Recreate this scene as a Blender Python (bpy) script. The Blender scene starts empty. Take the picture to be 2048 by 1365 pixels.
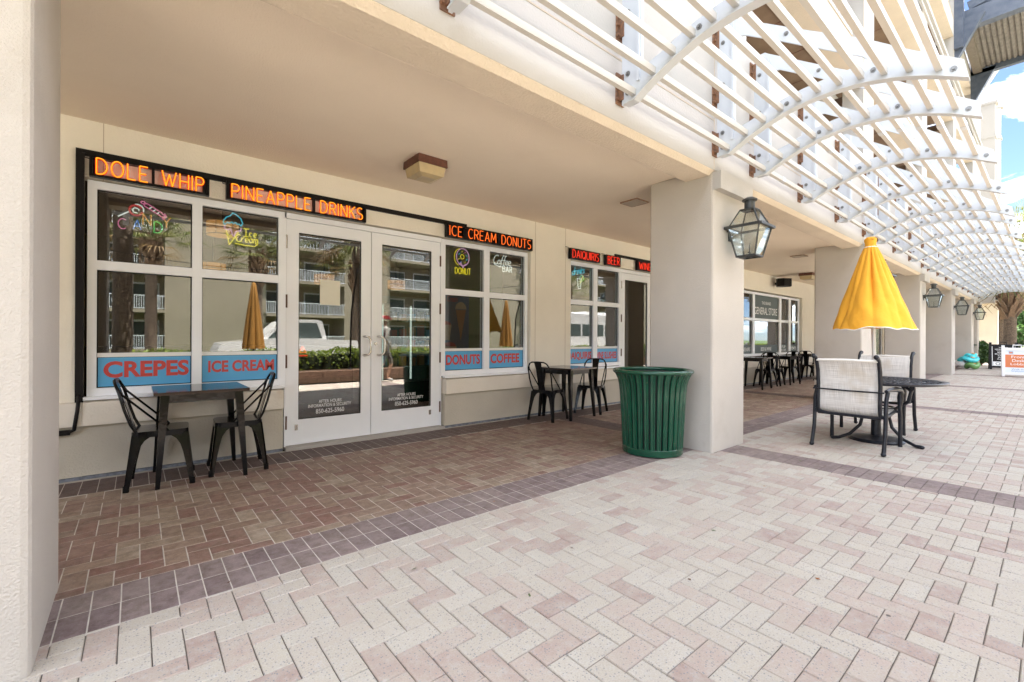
import bpy, bmesh, math, random
import numpy as np
from mathutils import Vector, Matrix, geometry
random.seed(7); rng = np.random.default_rng(7)
R = math.radians
scene = bpy.context.scene
col = scene.collection

# ------------------------------------------------------------------ camera, sky, sun, exposure
CAM_H = 1.19
AX = R(50.264); CA, SA = math.cos(AX), math.sin(AX)
ROLL = 0.0046
cd = bpy.data.cameras.new('camera'); cam = bpy.data.objects.new('camera', cd); col.objects.link(cam)
cd.sensor_width = 36; cd.lens = 904.57/2048*36; cd.shift_y = -6/2048; cd.clip_start = 0.05; cd.clip_end = 600
fw = Vector((CA, SA, 0)); rt = Vector((SA, -CA, 0)); up = Vector((0, 0, 1))
cr_, sr_ = math.cos(ROLL), math.sin(ROLL)
cx_ = cr_*rt + sr_*up; cy_ = -sr_*rt + cr_*up; cz_ = -fw
cam.matrix_world = Matrix(((cx_.x, cy_.x, cz_.x, 0), (cx_.y, cy_.y, cz_.y, 0), (cx_.z, cy_.z, cz_.z, CAM_H), (0, 0, 0, 1)))
scene.camera = cam

SUN_EL, SUN_AZ = R(74.2), R(52)            # azimuth clockwise from +Y
w = bpy.data.worlds.new('World'); scene.world = w; w.use_nodes = True
nt = w.node_tree; nt.nodes.clear(); N = nt.nodes; L = nt.links
out = N.new('ShaderNodeOutputWorld'); bg = N.new('ShaderNodeBackground'); bg.inputs[1].default_value = 0.05
sky = N.new('ShaderNodeTexSky'); sky.sky_type = 'NISHITA'; sky.sun_disc = False
sky.sun_elevation = SUN_EL; sky.sun_rotation = SUN_AZ; sky.air_density = 0.45; sky.dust_density = 0.2; sky.ozone_density = 1.6
tc = N.new('ShaderNodeTexCoord'); sep = N.new('ShaderNodeSeparateXYZ'); L.new(tc.outputs['Generated'], sep.inputs[0])
zz = N.new('ShaderNodeMath'); zz.operation = 'ADD'; zz.inputs[1].default_value = 0.16; L.new(sep.outputs[2], zz.inputs[0])
zm = N.new('ShaderNodeMath'); zm.operation = 'MAXIMUM'; zm.inputs[1].default_value = 0.05; L.new(zz.outputs[0], zm.inputs[0])
dx = N.new('ShaderNodeMath'); dx.operation = 'DIVIDE'; L.new(sep.outputs[0], dx.inputs[0]); L.new(zm.outputs[0], dx.inputs[1])
dy = N.new('ShaderNodeMath'); dy.operation = 'DIVIDE'; L.new(sep.outputs[1], dy.inputs[0]); L.new(zm.outputs[0], dy.inputs[1])
cmb = N.new('ShaderNodeCombineXYZ'); cmb.inputs[2].default_value = 3.6; L.new(dx.outputs[0], cmb.inputs[0]); L.new(dy.outputs[0], cmb.inputs[1])
cn = N.new('ShaderNodeTexNoise'); cn.inputs['Scale'].default_value = 1.9; cn.inputs['Detail'].default_value = 8; cn.inputs['Roughness'].default_value = 0.55; cn.inputs['Distortion'].default_value = 0.25
L.new(cmb.outputs[0], cn.inputs['Vector'])
crp = N.new('ShaderNodeValToRGB'); crp.color_ramp.elements[0].position = 0.47; crp.color_ramp.elements[1].position = 0.64
L.new(cn.outputs['Fac'], crp.inputs[0])
mx = N.new('ShaderNodeMix'); mx.data_type = 'RGBA'; mx.inputs[7].default_value = (25.2, 26.2, 27.8, 1)
hm = N.new('ShaderNodeMapRange'); hm.inputs[1].default_value = 0.0; hm.inputs[2].default_value = 0.04; L.new(sep.outputs[2], hm.inputs[0])
cm_ = N.new('ShaderNodeMath'); cm_.operation = 'MULTIPLY'; L.new(crp.outputs[0], cm_.inputs[0]); L.new(hm.outputs[0], cm_.inputs[1]); L.new(cm_.outputs[0], mx.inputs[0]); L.new(sky.outputs[0], mx.inputs[6]); L.new(mx.outputs[2], bg.inputs[0]); L.new(bg.outputs[0], out.inputs[0])

sd = bpy.data.lights.new('sun', 'SUN'); sd.energy = 5.0; sd.angle = R(0.53); sd.color = (1, 0.955, 0.88)
sun = bpy.data.objects.new('sun', sd); col.objects.link(sun)
to_sun = Vector((math.sin(SUN_AZ)*math.cos(SUN_EL), math.cos(SUN_AZ)*math.cos(SUN_EL), math.sin(SUN_EL)))
sun.rotation_euler = (-to_sun).to_track_quat('-Z', 'Y').to_euler(); sun.location = (0, 0, 40)

vs = scene.view_settings; vs.view_transform = 'Standard'; vs.look = 'None'; vs.gamma = 1; vs.use_curve_mapping = False
EXPO = 3.2
vs.exposure = EXPO
cy = scene.cycles
cy.max_bounces = 14; cy.diffuse_bounces = 6; cy.glossy_bounces = 5; cy.transmission_bounces = 6; cy.transparent_max_bounces = 24
cy.sample_clamp_indirect = 6; cy.caustics_reflective = False; cy.caustics_refractive = False
cy.use_denoising = True
EM = 1/2**EXPO                            # lamp and tube brightness is given as it shows after exposure

# ------------------------------------------------------------------ helpers
class MB:
    def __init__(s): s.v = []; s.f = []; s.m = []
    def add(s, vs_, fs, m=0):
        o = len(s.v); s.v += [tuple(p) for p in vs_]; s.f += [tuple(i+o for i in f) for f in fs]; s.m += [m]*len(fs); return s
    def box(s, x0, x1, y0, y1, z0, z1, m=0):
        return s.add([(x0,y0,z0),(x1,y0,z0),(x1,y1,z0),(x0,y1,z0),(x0,y0,z1),(x1,y0,z1),(x1,y1,z1),(x0,y1,z1)],
                     [(0,3,2,1),(4,5,6,7),(0,1,5,4),(1,2,6,5),(2,3,7,6),(3,0,4,7)], m)
    def prism(s, pts, axis, a0, a1, m=0, holes=()):
        """polygon (optionally with holes) extruded along axis; pts are the two other coordinates in order"""
        loops = [list(pts)]+[list(h) for h in holes]
        def P(p, a):
            return {'x': (a, p[0], p[1]), 'y': (p[0], a, p[1]), 'z': (p[0], p[1], a)}[axis]
        flat = [p for l in loops for p in l]; n = len(flat)
        vs_ = [P(p, a0) for p in flat]+[P(p, a1) for p in flat]; fs = []
        if len(loops) == 1 and len(pts) <= 4: tris = [tuple(range(n))]
        else: tris = [tuple(t) for t in geometry.tessellate_polygon([[Vector((p[0], p[1], 0)) for p in l] for l in loops])]
        def ar(t): return sum(flat[t[i]][0]*flat[t[(i+1) % len(t)]][1]-flat[t[(i+1) % len(t)]][0]*flat[t[i]][1] for i in range(len(t)))
        sg = {'x': 1, 'y': -1, 'z': 1}[axis]*(1 if a1 > a0 else -1)
        for t in tris:
            a = ar(t)*sg
            if abs(a) < 1e-12: continue
            if a > 0: fs.append(tuple(i+n for i in t)); fs.append(tuple(reversed(t)))
            else: fs.append(tuple(i+n for i in reversed(t))); fs.append(tuple(t))
        o = 0
        for li, l in enumerate(loops):
            k = len(l); A = sum(l[i][0]*l[(i+1) % k][1]-l[(i+1) % k][0]*l[i][1] for i in range(k))*sg*(1 if li == 0 else -1)
            for i in range(k):
                a, b = o+i, o+(i+1) % k
                fs.append((a, b, b+n, a+n) if A > 0 else (b, a, a+n, b+n))
            o += k
        return s.add(vs_, fs, m)
    def tube(s, path, r, n=8, m=0, closed=False, flat=None):
        path = [Vector(p) for p in path]; k = len(path); rs = r if isinstance(r, (list, tuple)) else [r]*k
        vs_ = []; prev = None
        for i, p in enumerate(path):
            if closed: t = path[(i+1) % k]-path[i-1]
            else: t = path[min(i+1, k-1)]-path[max(i-1, 0)]
            t.normalize()
            if prev is None:
                a = Vector((0, 0, 1)) if abs(t.z) < 0.9 else Vector((1, 0, 0))
                u = t.cross(a).normalized()
            else:
                u = (prev-t*prev.dot(t)); u = u.normalized() if u.length > 1e-6 else t.orthogonal().normalized()
            prev = u; v = t.cross(u)
            for j in range(n):
                an = 2*math.pi*j/n
                vs_.append(p+(u*math.cos(an)+v*math.sin(an))*rs[i])
        fs = []
        for i in range(k if closed else k-1):
            a, b = i*n, ((i+1) % k)*n
            for j in range(n): fs.append((a+j, a+(j+1) % n, b+(j+1) % n, b+j))
        if not closed: fs.append(tuple(range(n-1, -1, -1))); fs.append(tuple((k-1)*n+j for j in range(n)))
        return s.add(vs_, fs, m)
    def bar(s, p, q, wd, ht, upv=(0, 0, 1), m=0):
        p, q = Vector(p), Vector(q); t = (q-p).normalized(); u = Vector(upv)
        if abs(t.dot(u)) > 0.99: u = Vector((1, 0, 0))
        sx = t.cross(u).normalized()*wd/2; sy = sx.cross(t).normalized()*ht/2
        vs_ = [p-sx-sy, p+sx-sy, p+sx+sy, p-sx+sy, q-sx-sy, q+sx-sy, q+sx+sy, q-sx+sy]
        return s.add(vs_, [(0,1,2,3),(7,6,5,4),(0,4,5,1),(1,5,6,2),(2,6,7,3),(3,7,4,0)], m)
    def lathe(s, prof, n=24, cx=0, cy=0, m=0, fn=None):
        k = len(prof); vs_ = []
        for r, z in prof:
            for j in range(n):
                a = 2*math.pi*j/n; rr = fn(r, z, a) if fn else r
                vs_.append((cx+rr*math.cos(a), cy+rr*math.sin(a), z))
        fs = [(i*n+j, i*n+(j+1) % n, (i+1)*n+(j+1) % n, (i+1)*n+j) for i in range(k-1) for j in range(n)]
        if prof[0][0] > 1e-6: fs.append(tuple(range(n-1, -1, -1)))
        if prof[-1][0] > 1e-6: fs.append(tuple((k-1)*n+j for j in range(n)))
        return s.add(vs_, fs, m)
    def sphere(s, c, rx, ry, rz, n=10, k=6, m=0):
        prof = [(math.sin(math.pi*i/k), -math.cos(math.pi*i/k)) for i in range(k+1)]
        vs_ = []; fs = []
        for r, z in prof:
            for j in range(n):
                a = 2*math.pi*j/n; vs_.append((c[0]+rx*r*math.cos(a), c[1]+ry*r*math.sin(a), c[2]+rz*z))
        for i in range(k):
            for j in range(n): fs.append((i*n+j, i*n+(j+1) % n, (i+1)*n+(j+1) % n, (i+1)*n+j))
        return s.add(vs_, fs, m)
    def mesh(s, name, mats, smooth=None):
        me = bpy.data.meshes.new(name); me.from_pydata(s.v, [], s.f)
        for m_ in (mats if isinstance(mats, (list, tuple)) else [mats]): me.materials.append(m_)
        if any(s.m): me.polygons.foreach_set('material_index', s.m)
        if smooth is not None:
            me.polygons.foreach_set('use_smooth', [True]*len(me.polygons)); me.set_sharp_from_angle(angle=R(smooth))
        me.update(); return me
    def build(s, name, mats, parent=None, smooth=None, loc=None):
        o = bpy.data.objects.new(name, s.mesh(name, mats, smooth)); col.objects.link(o)
        if parent is not None: o.parent = parent
        if loc is not None: o.location = loc
        return o
def inst(name, me, parent=None, loc=(0,0,0), rot=(0,0,0), sc=None):
    o = bpy.data.objects.new(name, me); col.objects.link(o); o.parent = parent; o.location = loc; o.rotation_euler = rot
    if sc: o.scale = sc
    return o
def tag(o, label, cat, group=None, kind=None):
    o['label'] = label
    if kind: o['kind'] = kind
    else: o['category'] = cat
    if group: o['group'] = group
    return o
def thing(name, label, cat, loc=(0,0,0), rz=0, group=None):
    o = bpy.data.objects.new(name, None); col.objects.link(o); o.location = loc; o.rotation_euler = (0,0,rz); o.empty_display_size = .1
    return tag(o, label, cat, group)
def struct(o): o['kind'] = 'structure'; return o
def copy_tree(o, parent=None):
    c = o.copy(); col.objects.link(c); c.parent = parent
    for ch in list(o.children): copy_tree(ch, c)
    return c
def place(root, first, loc, rz, label):
    o = root if first else copy_tree(root)
    o.location = loc; o.rotation_euler = (0,0,rz); o['label'] = label
    return o
def text_mesh(s, mat, width=None, height=None, off=0.0, ext=0.001, align='CENTER', spacing=1.0):
    c = bpy.data.curves.new('t', 'FONT'); c.body = s; c.extrude = ext; c.offset = off; c.align_x = align; c.resolution_u = 4; c.space_character = spacing
    o = bpy.data.objects.new('t', c); col.objects.link(o); bpy.context.view_layer.update()
    me = bpy.data.meshes.new_from_object(o); bpy.data.objects.remove(o); bpy.data.curves.remove(c)
    co = np.empty(len(me.vertices)*3); me.vertices.foreach_get('co', co); co = co.reshape(-1, 3)
    lo, hi = co.min(0), co.max(0); co[:, :2] -= (lo[:2]+hi[:2])/2
    sx = width/(hi[0]-lo[0]) if width else height/(hi[1]-lo[1]); sy = height/(hi[1]-lo[1]) if height else sx
    co[:, 0] *= sx; co[:, 1] *= sy
    me.vertices.foreach_set('co', co.ravel()); me.materials.clear(); me.materials.append(mat); me.update(); return me

# ------------------------------------------------------------------ materials
def newmat(name):
    m = bpy.data.materials.new(name); m.use_nodes = True; t = m.node_tree; t.nodes.clear()
    o = t.nodes.new('ShaderNodeOutputMaterial'); return m, t.nodes, t.links, o
def mixc(N, L, fac, a, b, blend='MIX'):
    x = N.new('ShaderNodeMix'); x.data_type = 'RGBA'; x.blend_type = blend
    for i, v in ((0, fac), (6, a), (7, b)):
        if hasattr(v, 'is_output'): L.new(v, x.inputs[i])
        else: x.inputs[i].default_value = v if i == 0 else (*v[:3], 1)
    return x.outputs[2]
def noise(N, L, scale, detail=3, vec=None, rough=.55):
    n = N.new('ShaderNodeTexNoise'); n.inputs['Scale'].default_value = scale; n.inputs['Detail'].default_value = detail; n.inputs['Roughness'].default_value = rough
    if vec is not None: L.new(vec, n.inputs['Vector'])
    return n.outputs['Fac']
def ramp(N, L, f, a, b):
    r = N.new('ShaderNodeMapRange'); r.inputs[1].default_value = a; r.inputs[2].default_value = b; L.new(f, r.inputs[0]); return r.outputs[0]
def pm(name, c, rough=.6, metal=0, var=.0, vscale=3, c2=None, bump=0, bscale=60, bdet=3, stain=None, sscale=8, sth=(.6,.7), spec=.5, obj=False, coat=0):
    m, N, L, o = newmat(name); p = N.new('ShaderNodeBsdfPrincipled'); L.new(p.outputs[0], o.inputs[0])
    p.inputs['Roughness'].default_value = rough; p.inputs['Metallic'].default_value = metal; p.inputs['Specular IOR Level'].default_value = spec
    p.inputs['Coat Weight'].default_value = coat
    if obj: vec = N.new('ShaderNodeTexCoord').outputs['Object']
    else: vec = N.new('ShaderNodeNewGeometry').outputs['Position']
    cur = None
    if var or c2:
        cc = c2 or tuple(x*(1-var) for x in c)
        cur = mixc(N, L, ramp(N, L, noise(N, L, vscale, 5, vec), .3, .7), c, cc)
    if stain:
        f = ramp(N, L, noise(N, L, sscale, 6, vec, .65), *sth)
        cur = mixc(N, L, f, cur if cur is not None else c, stain)
    if cur is None: p.inputs['Base Color'].default_value = (*c, 1)
    else: L.new(cur, p.inputs['Base Color'])
    if bump:
        b = N.new('ShaderNodeBump'); b.inputs['Strength'].default_value = 1; b.inputs['Distance'].default_value = bump
        L.new(noise(N, L, bscale, bdet, vec), b.inputs['Height']); L.new(b.outputs[0], p.inputs['Normal'])
    return m
def emis(name, c, s=1.0):
    m, N, L, o = newmat(name); e = N.new('ShaderNodeEmission'); e.inputs[0].default_value = (*c, 1); e.inputs[1].default_value = s*EM; L.new(e.outputs[0], o.inputs[0]); return m
def glassmat(name, tint=(.9,.93,.92), f0=.08, fmax=1.0):
    m, N, L, o = newmat(name)
    g = N.new('ShaderNodeNewGeometry'); d = N.new('ShaderNodeVectorMath'); d.operation = 'DOT_PRODUCT'
    L.new(g.outputs['Incoming'], d.inputs[0]); L.new(g.outputs['Normal'], d.inputs[1])
    a = N.new('ShaderNodeMath'); a.operation = 'ABSOLUTE'; L.new(d.outputs['Value'], a.inputs[0])
    b = N.new('ShaderNodeMath'); b.operation = 'SUBTRACT'; b.inputs[0].default_value = 1; L.new(a.outputs[0], b.inputs[1])
    c = N.new('ShaderNodeMath'); c.operation = 'POWER'; c.inputs[1].default_value = 5; L.new(b.outputs[0], c.inputs[0])
    e = N.new('ShaderNodeMath'); e.operation = 'MULTIPLY_ADD'; e.inputs[1].default_value = fmax-f0; e.inputs[2].default_value = f0; L.new(c.outputs[0], e.inputs[0])
    t = N.new('ShaderNodeBsdfTransparent'); t.inputs[0].default_value = (*tint, 1)
    gl = N.new('ShaderNodeBsdfGlossy'); gl.inputs['Roughness'].default_value = 0.0
    mxs = N.new('ShaderNodeMixShader'); L.new(e.outputs[0], mxs.inputs[0]); L.new(t.outputs[0], mxs.inputs[1]); L.new(gl.outputs[0], mxs.inputs[2]); L.new(mxs.outputs[0], o.inputs[0])
    return m
M = {}
M['wall'] = pm('stucco_cream', (.88,.82,.71), .85, var=.09, vscale=1.2, bump=.004, bscale=70, stain=(.80,.73,.61), sscale=1.6, sth=(.62,.85))
M['knee'] = pm('stucco_tan', (.57,.52,.435), .85, var=.12, vscale=2, bump=.005, bscale=60, stain=(.46,.41,.34), sscale=2.5, sth=(.6,.8))
M['apron'] = pm('stucco_trim', (.80,.74,.65), .8, var=.06, bump=.003, bscale=60, stain=(.6,.5,.38), sscale=3, sth=(.62,.8))
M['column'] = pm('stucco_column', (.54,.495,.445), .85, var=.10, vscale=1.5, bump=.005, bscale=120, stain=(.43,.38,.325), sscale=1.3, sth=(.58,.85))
M['ceiling'] = pm('stucco_ceiling', (.90,.79,.65), .9, var=.07, vscale=.9, bump=.004, bscale=90, stain=(.81,.70,.565), sscale=.7, sth=(.58,.8))
M['soffit'] = pm('stucco_soffit', (.72,.62,.50), .9, var=.08, bump=.007, bscale=55)
M['facade'] = pm('stucco_facade', (.47,.445,.42), .85, var=.05, vscale=.8, bump=.003, bscale=60, stain=(.40,.36,.31), sscale=.9, sth=(.62,.85))
M['balcony_ceiling'] = pm('weathered_boards', (.17,.105,.065), .8, c2=(.25,.17,.11), vscale=2.2, bump=.004, bscale=20)
M['flashing'] = pm('grey_flashing', (.10,.105,.12), .7, c2=(.24,.26,.31), vscale=25)
M['groove'] = pm('groove', (.50,.42,.33), .9)
M['white'] = pm('white_paint', (.80,.80,.80), .35, var=.05, vscale=2, stain=(.62,.60,.56), sscale=4, sth=(.66,.85))
M['frame'] = pm('white_aluminium', (.88,.90,.94), .32, var=.04, vscale=3, stain=(.76,.75,.74), sscale=5, sth=(.67,.85))
M['pergola'] = pm('white_pergola', (.56,.59,.63), .38, var=.03, vscale=3)
M['slat'] = pm('cream_slat', (.58,.56,.525), .45, var=.05, vscale=3)
M['rust'] = pm('rusty_steel', (.12,.07,.05), .7, c2=(.28,.13,.06), vscale=30, bump=.002, bscale=60)
M['bolt'] = pm('bolt', (.25,.25,.25), .4, .8)
M['black'] = pm('black_paint', (.006,.005,.006), .4, var=.3, vscale=10, spec=.2)
M['conduit'] = pm('black_plastic', (.009,.007,.007), .5, spec=.2)
M['blackmetal'] = pm('black_lacquer', (.005,.005,.0055), .15, var=.3, vscale=8, bump=.0015, bscale=14, spec=.3)
M['blackwood'] = pm('dark_wood_top', (.018,.010,.008), .12, c2=(.03,.017,.012), vscale=9, spec=.4)
M['aged'] = pm('aged_dark_metal', (.035,.045,.055), .45, .6, c2=(.09,.085,.075), vscale=18, bump=.001, bscale=40)
M['navy'] = pm('weathered_navy_metal', (.005,.006,.012), .38, spec=.3, c2=(.018,.02,.026), vscale=22, bump=.0008, bscale=60)
M['canopyblue'] = pm('slate_blue_steel', (.05,.065,.10), .5, c2=(.10,.115,.15), vscale=5)
M['green'] = pm('green_paint', (.006,.075,.040), .2, var=.3, vscale=9, coat=.25, stain=(.55,.42,.26), sscale=38, sth=(.69,.71))
M['liner'] = pm('dark_liner', (.01,.012,.012), .6)
M['yellow'] = pm('yellow_canvas', (.84,.40,.03), .85, var=.14, vscale=4, bump=.012, bscale=9, bdet=6)
M['tan'] = pm('tan_canvas', (.36,.17,.03), .85, var=.2, vscale=6)
M['piping'] = pm('white_piping', (.8,.78,.74), .7)
M['grey_pole'] = pm('grey_pole', (.62,.61,.6), .3, .3)
M['sling'] = None
M['glass'] = glassmat('shop_glass', (.78,.79,.76), .15)
M['lglass'] = glassmat('lantern_glass', (.93,.96,.96), .10)
M['steel'] = pm('brushed_steel', (.6,.58,.56), .25, .9)
M['hinge'] = pm('brown_hinge', (.10,.045,.03), .5)
M['blue'] = pm('blue_vinyl', (.10,.40,.70), .4, var=.08)
M['red'] = pm('red_vinyl', (.58,.06,.05), .45, var=.15, vscale=20)
M['whitev'] = pm('white_vinyl', (.8,.8,.8), .45)
M['slate'] = pm('grey_vinyl', (.07,.095,.095), .5)
M['paper'] = pm('paper', (.75,.73,.62), .8)
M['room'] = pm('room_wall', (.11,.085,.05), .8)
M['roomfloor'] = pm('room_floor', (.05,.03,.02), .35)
M['roomgreen'] = pm('green_wall', (.16,.26,.11), .8)
M['poster'] = pm('poster_blue', (.05,.20,.42), .5, c2=(.02,.09,.2), vscale=2)
M['cream'] = pm('poster_cream', (.6,.5,.36), .6)
M['cone'] = pm('poster_cone', (.45,.2,.06), .6)
M['cherry'] = pm('poster_red', (.45,.03,.05), .6)
M['lampbase'] = pm('brown_fitting', (.085,.028,.018), .5, c2=(.14,.05,.03), vscale=25)
M['amber'] = pm('amber_lens', (.56,.43,.23), .3, c2=(.42,.33,.2), vscale=7)
M['panel'] = pm('access_panel', (.55,.47,.38), .7)
M['bounce_road'] = pm('pale_bounce_road', (.42,.40,.36), .9, var=.3, vscale=4, bump=.004, bscale=120)  # road hidden by the hedge, made pale to bounce sunlight into the walkway
M['concrete'] = pm('concrete', (.45,.42,.38), .9, var=.2, vscale=2, bump=.003, bscale=60)
M['soil'] = pm('mulch', (.10,.055,.03), .95, var=.5, vscale=14, bump=.02, bscale=40)
M['block'] = pm('wall_block', (.22,.125,.085), .9, var=.35, vscale=6, bump=.012, bscale=40)
M['grass'] = pm('lawn', (.06,.10,.025), .95, var=.4, vscale=3, bump=.02, bscale=60)
M['bark'] = pm('palm_bark', (.20,.15,.11), .95, c2=(.08,.055,.04), vscale=16, bump=.03, bscale=26, stain=(.36,.31,.25), sscale=30, sth=(.6,.68))
M['boot'] = pm('palm_boot', (.26,.17,.11), .9, c2=(.14,.09,.06), vscale=18, bump=.006, bscale=40)
def leafmat(name, c, c2, trans=.35):
    m, N, L, o = newmat(name); p = N.new('ShaderNodeBsdfPrincipled'); p.inputs['Roughness'].default_value = .45
    g = N.new('ShaderNodeNewGeometry'); cc = mixc(N, L, g.outputs['Random Per Island'], c, c2)
    L.new(cc, p.inputs['Base Color']); t = N.new('ShaderNodeBsdfTranslucent'); L.new(cc, t.inputs[0])
    x = N.new('ShaderNodeMixShader'); x.inputs[0].default_value = trans; L.new(p.outputs[0], x.inputs[1]); L.new(t.outputs[0], x.inputs[2]); L.new(x.outputs[0], o.inputs[0]); return m
M['frond'] = leafmat('palm_leaf', (.085,.115,.03), (.17,.16,.05))
M['deadfrond'] = leafmat('dry_palm_leaf', (.30,.2,.09), (.2,.12,.05))
M['hedge'] = leafmat('hedge_leaf', (.12,.18,.025), (.22,.27,.04))
M['bush'] = leafmat('bush_leaf', (.035,.085,.025), (.08,.14,.04))
def slingmat():
    m, N, L, o = newmat('woven_sling'); p = N.new('ShaderNodeBsdfPrincipled'); p.inputs['Roughness'].default_value = .75; L.new(p.outputs[0], o.inputs[0])
    tcx = N.new('ShaderNodeTexCoord'); cols = []
    for sc_ in ((4, 260, 4), (4, 4, 260)):
        mp = N.new('ShaderNodeMapping'); mp.inputs['Scale'].default_value = sc_; L.new(tcx.outputs['Object'], mp.inputs[0]); cols.append(noise(N, L, 1.0, 3, mp.outputs[0]))
    a = N.new('ShaderNodeMath'); a.operation = 'ADD'; L.new(cols[0], a.inputs[0]); L.new(cols[1], a.inputs[1])
    c = mixc(N, L, ramp(N, L, a.outputs[0], .75, 1.25), (.46,.44,.42), (.82,.80,.77))
    d = mixc(N, L, ramp(N, L, noise(N, L, 5, 4, tcx.outputs['Object']), .5, .8), c, (.52,.46,.38)); L.new(d, p.inputs['Base Color']); return m
M['sling'] = slingmat()

def brickmat(name, pal, island, speck=(.16,.17,.2), sp_amt=.8, rough=.85, dirt=(.2,.15,.1), dirt_amt=.25):
    m, N, L, o = newmat(name); p = N.new('ShaderNodeBsdfPrincipled'); p.inputs['Roughness'].default_value = rough; L.new(p.outputs[0], o.inputs[0])
    g = N.new('ShaderNodeNewGeometry'); pos = g.outputs['Position']
    rnd = g.outputs['Random Per Island'] if island else N.new('ShaderNodeObjectInfo').outputs['Random']
    cr = N.new('ShaderNodeValToRGB'); cr.color_ramp.interpolation = 'CONSTANT'; els = cr.color_ramp.elements
    while len(els) < len(pal): els.new(.5)
    for i, c in enumerate(pal): els[i].position = i/len(pal); els[i].color = (*c, 1)
    L.new(rnd, cr.inputs[0]); cur = cr.outputs[0]
    alt = mixc(N, L, .55, cur, pal[2])
    cur = mixc(N, L, ramp(N, L, noise(N, L, 10, 6, pos, .65), .40, .60), cur, alt)
    cur = mixc(N, L, ramp(N, L, noise(N, L, 160, 2, pos), .25, .75), cur, mixc(N, L, 1, cur, (.80,.78,.76), 'MULTIPLY'))
    vo = N.new('ShaderNodeTexVoronoi'); vo.inputs['Scale'].default_value = 85; L.new(pos, vo.inputs['Vector'])
    f = N.new('ShaderNodeMath'); f.operation = 'LESS_THAN'; f.inputs[1].default_value = .26; L.new(vo.outputs['Distance'], f.inputs[0])
    hs = N.new('ShaderNodeSeparateColor'); L.new(vo.outputs['Color'], hs.inputs[0])
    f2 = N.new('ShaderNodeMath'); f2.operation = 'GREATER_THAN'; f2.inputs[1].default_value = .38; L.new(hs.outputs[0], f2.inputs[0])
    f3 = N.new('ShaderNodeMath'); f3.operation = 'MULTIPLY'; L.new(f.outputs[0], f3.inputs[0]); L.new(f2.outputs[0], f3.inputs[1])
    f4 = N.new('ShaderNodeMath'); f4.operation = 'MULTIPLY'; f4.inputs[1].default_value = sp_amt; L.new(f3.outputs[0], f4.inputs[0])
    cur = mixc(N, L, f4.outputs[0], cur, speck)
    if sp_amt > .5:      # exposed aggregate: pale grit and bluish worn patches
        v2 = N.new('ShaderNodeTexVoronoi'); v2.inputs['Scale'].default_value = 140; L.new(pos, v2.inputs['Vector'])
        l2 = N.new('ShaderNodeMath'); l2.operation = 'LESS_THAN'; l2.inputs[1].default_value = .22; L.new(v2.outputs['Distance'], l2.inputs[0])
        h2 = N.new('ShaderNodeMath'); h2.operation = 'MULTIPLY'; h2.inputs[1].default_value = .45; L.new(l2.outputs[0], h2.inputs[0])
        cur = mixc(N, L, h2.outputs[0], cur, (.36,.35,.37))
        h3 = N.new('ShaderNodeMath'); h3.operation = 'MULTIPLY'; h3.inputs[1].default_value = .5; L.new(ramp(N, L, noise(N, L, 22, 6, pos, .7), .52, .72), h3.inputs[0])
        cur = mixc(N, L, h3.outputs[0], cur, (.43,.42,.41))
        v5 = N.new('ShaderNodeTexVoronoi'); v5.inputs['Scale'].default_value = 2.3; L.new(pos, v5.inputs['Vector'])   # old gum and tar spots
        l5 = N.new('ShaderNodeMath'); l5.operation = 'LESS_THAN'; l5.inputs[1].default_value = .03; L.new(v5.outputs['Distance'], l5.inputs[0])
        cur = mixc(N, L, l5.outputs[0], cur, (.07,.06,.055))
    else:                # sheltered pavers: mottled grime and worn pale edges
        h3 = N.new('ShaderNodeMath'); h3.operation = 'MULTIPLY'; h3.inputs[1].default_value = .9; L.new(ramp(N, L, noise(N, L, 13, 8, pos, .75), .42, .66), h3.inputs[0])
        cur = mixc(N, L, h3.outputs[0], cur, mixc(N, L, 1, cur, (.52,.48,.43), 'MULTIPLY'))
        h4 = N.new('ShaderNodeMath'); h4.operation = 'MULTIPLY'; h4.inputs[1].default_value = .5; L.new(ramp(N, L, noise(N, L, 60, 5, pos, .7), .56, .75), h4.inputs[0])
        cur = mixc(N, L, h4.outputs[0], cur, mixc(N, L, .5, cur, (.50,.45,.38)))
    dm = N.new('ShaderNodeMath'); dm.operation = 'MULTIPLY'; dm.inputs[1].default_value = dirt_amt; L.new(ramp(N, L, noise(N, L, 1.7, 6, pos, .65), .45, .75), dm.inputs[0])
    cur = mixc(N, L, dm.outputs[0], cur, dirt)
    L.new(cur, p.inputs['Base Color'])
    b = N.new('ShaderNodeBump'); b.inputs['Distance'].default_value = .0018; L.new(noise(N, L, 190, 3, pos), b.inputs['Height']); L.new(b.outputs[0], p.inputs['Normal']); return m
PAL_OUT = [(.475,.43,.365),(.445,.365,.315),(.455,.41,.35),(.49,.45,.39),(.40,.31,.268),(.47,.425,.362),(.44,.36,.31),(.355,.262,.228),(.485,.445,.385),(.425,.34,.292),(.46,.41,.35)]
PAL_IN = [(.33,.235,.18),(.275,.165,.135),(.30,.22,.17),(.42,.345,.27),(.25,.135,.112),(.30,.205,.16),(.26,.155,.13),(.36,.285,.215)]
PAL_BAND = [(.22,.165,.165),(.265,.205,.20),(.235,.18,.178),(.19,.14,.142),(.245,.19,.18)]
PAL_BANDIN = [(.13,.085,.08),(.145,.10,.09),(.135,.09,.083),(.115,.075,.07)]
PAL_EDGE = [(.50,.43,.345),(.47,.385,.32),(.49,.415,.335),(.45,.36,.30),(.51,.45,.37)]
BM = {}
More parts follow.
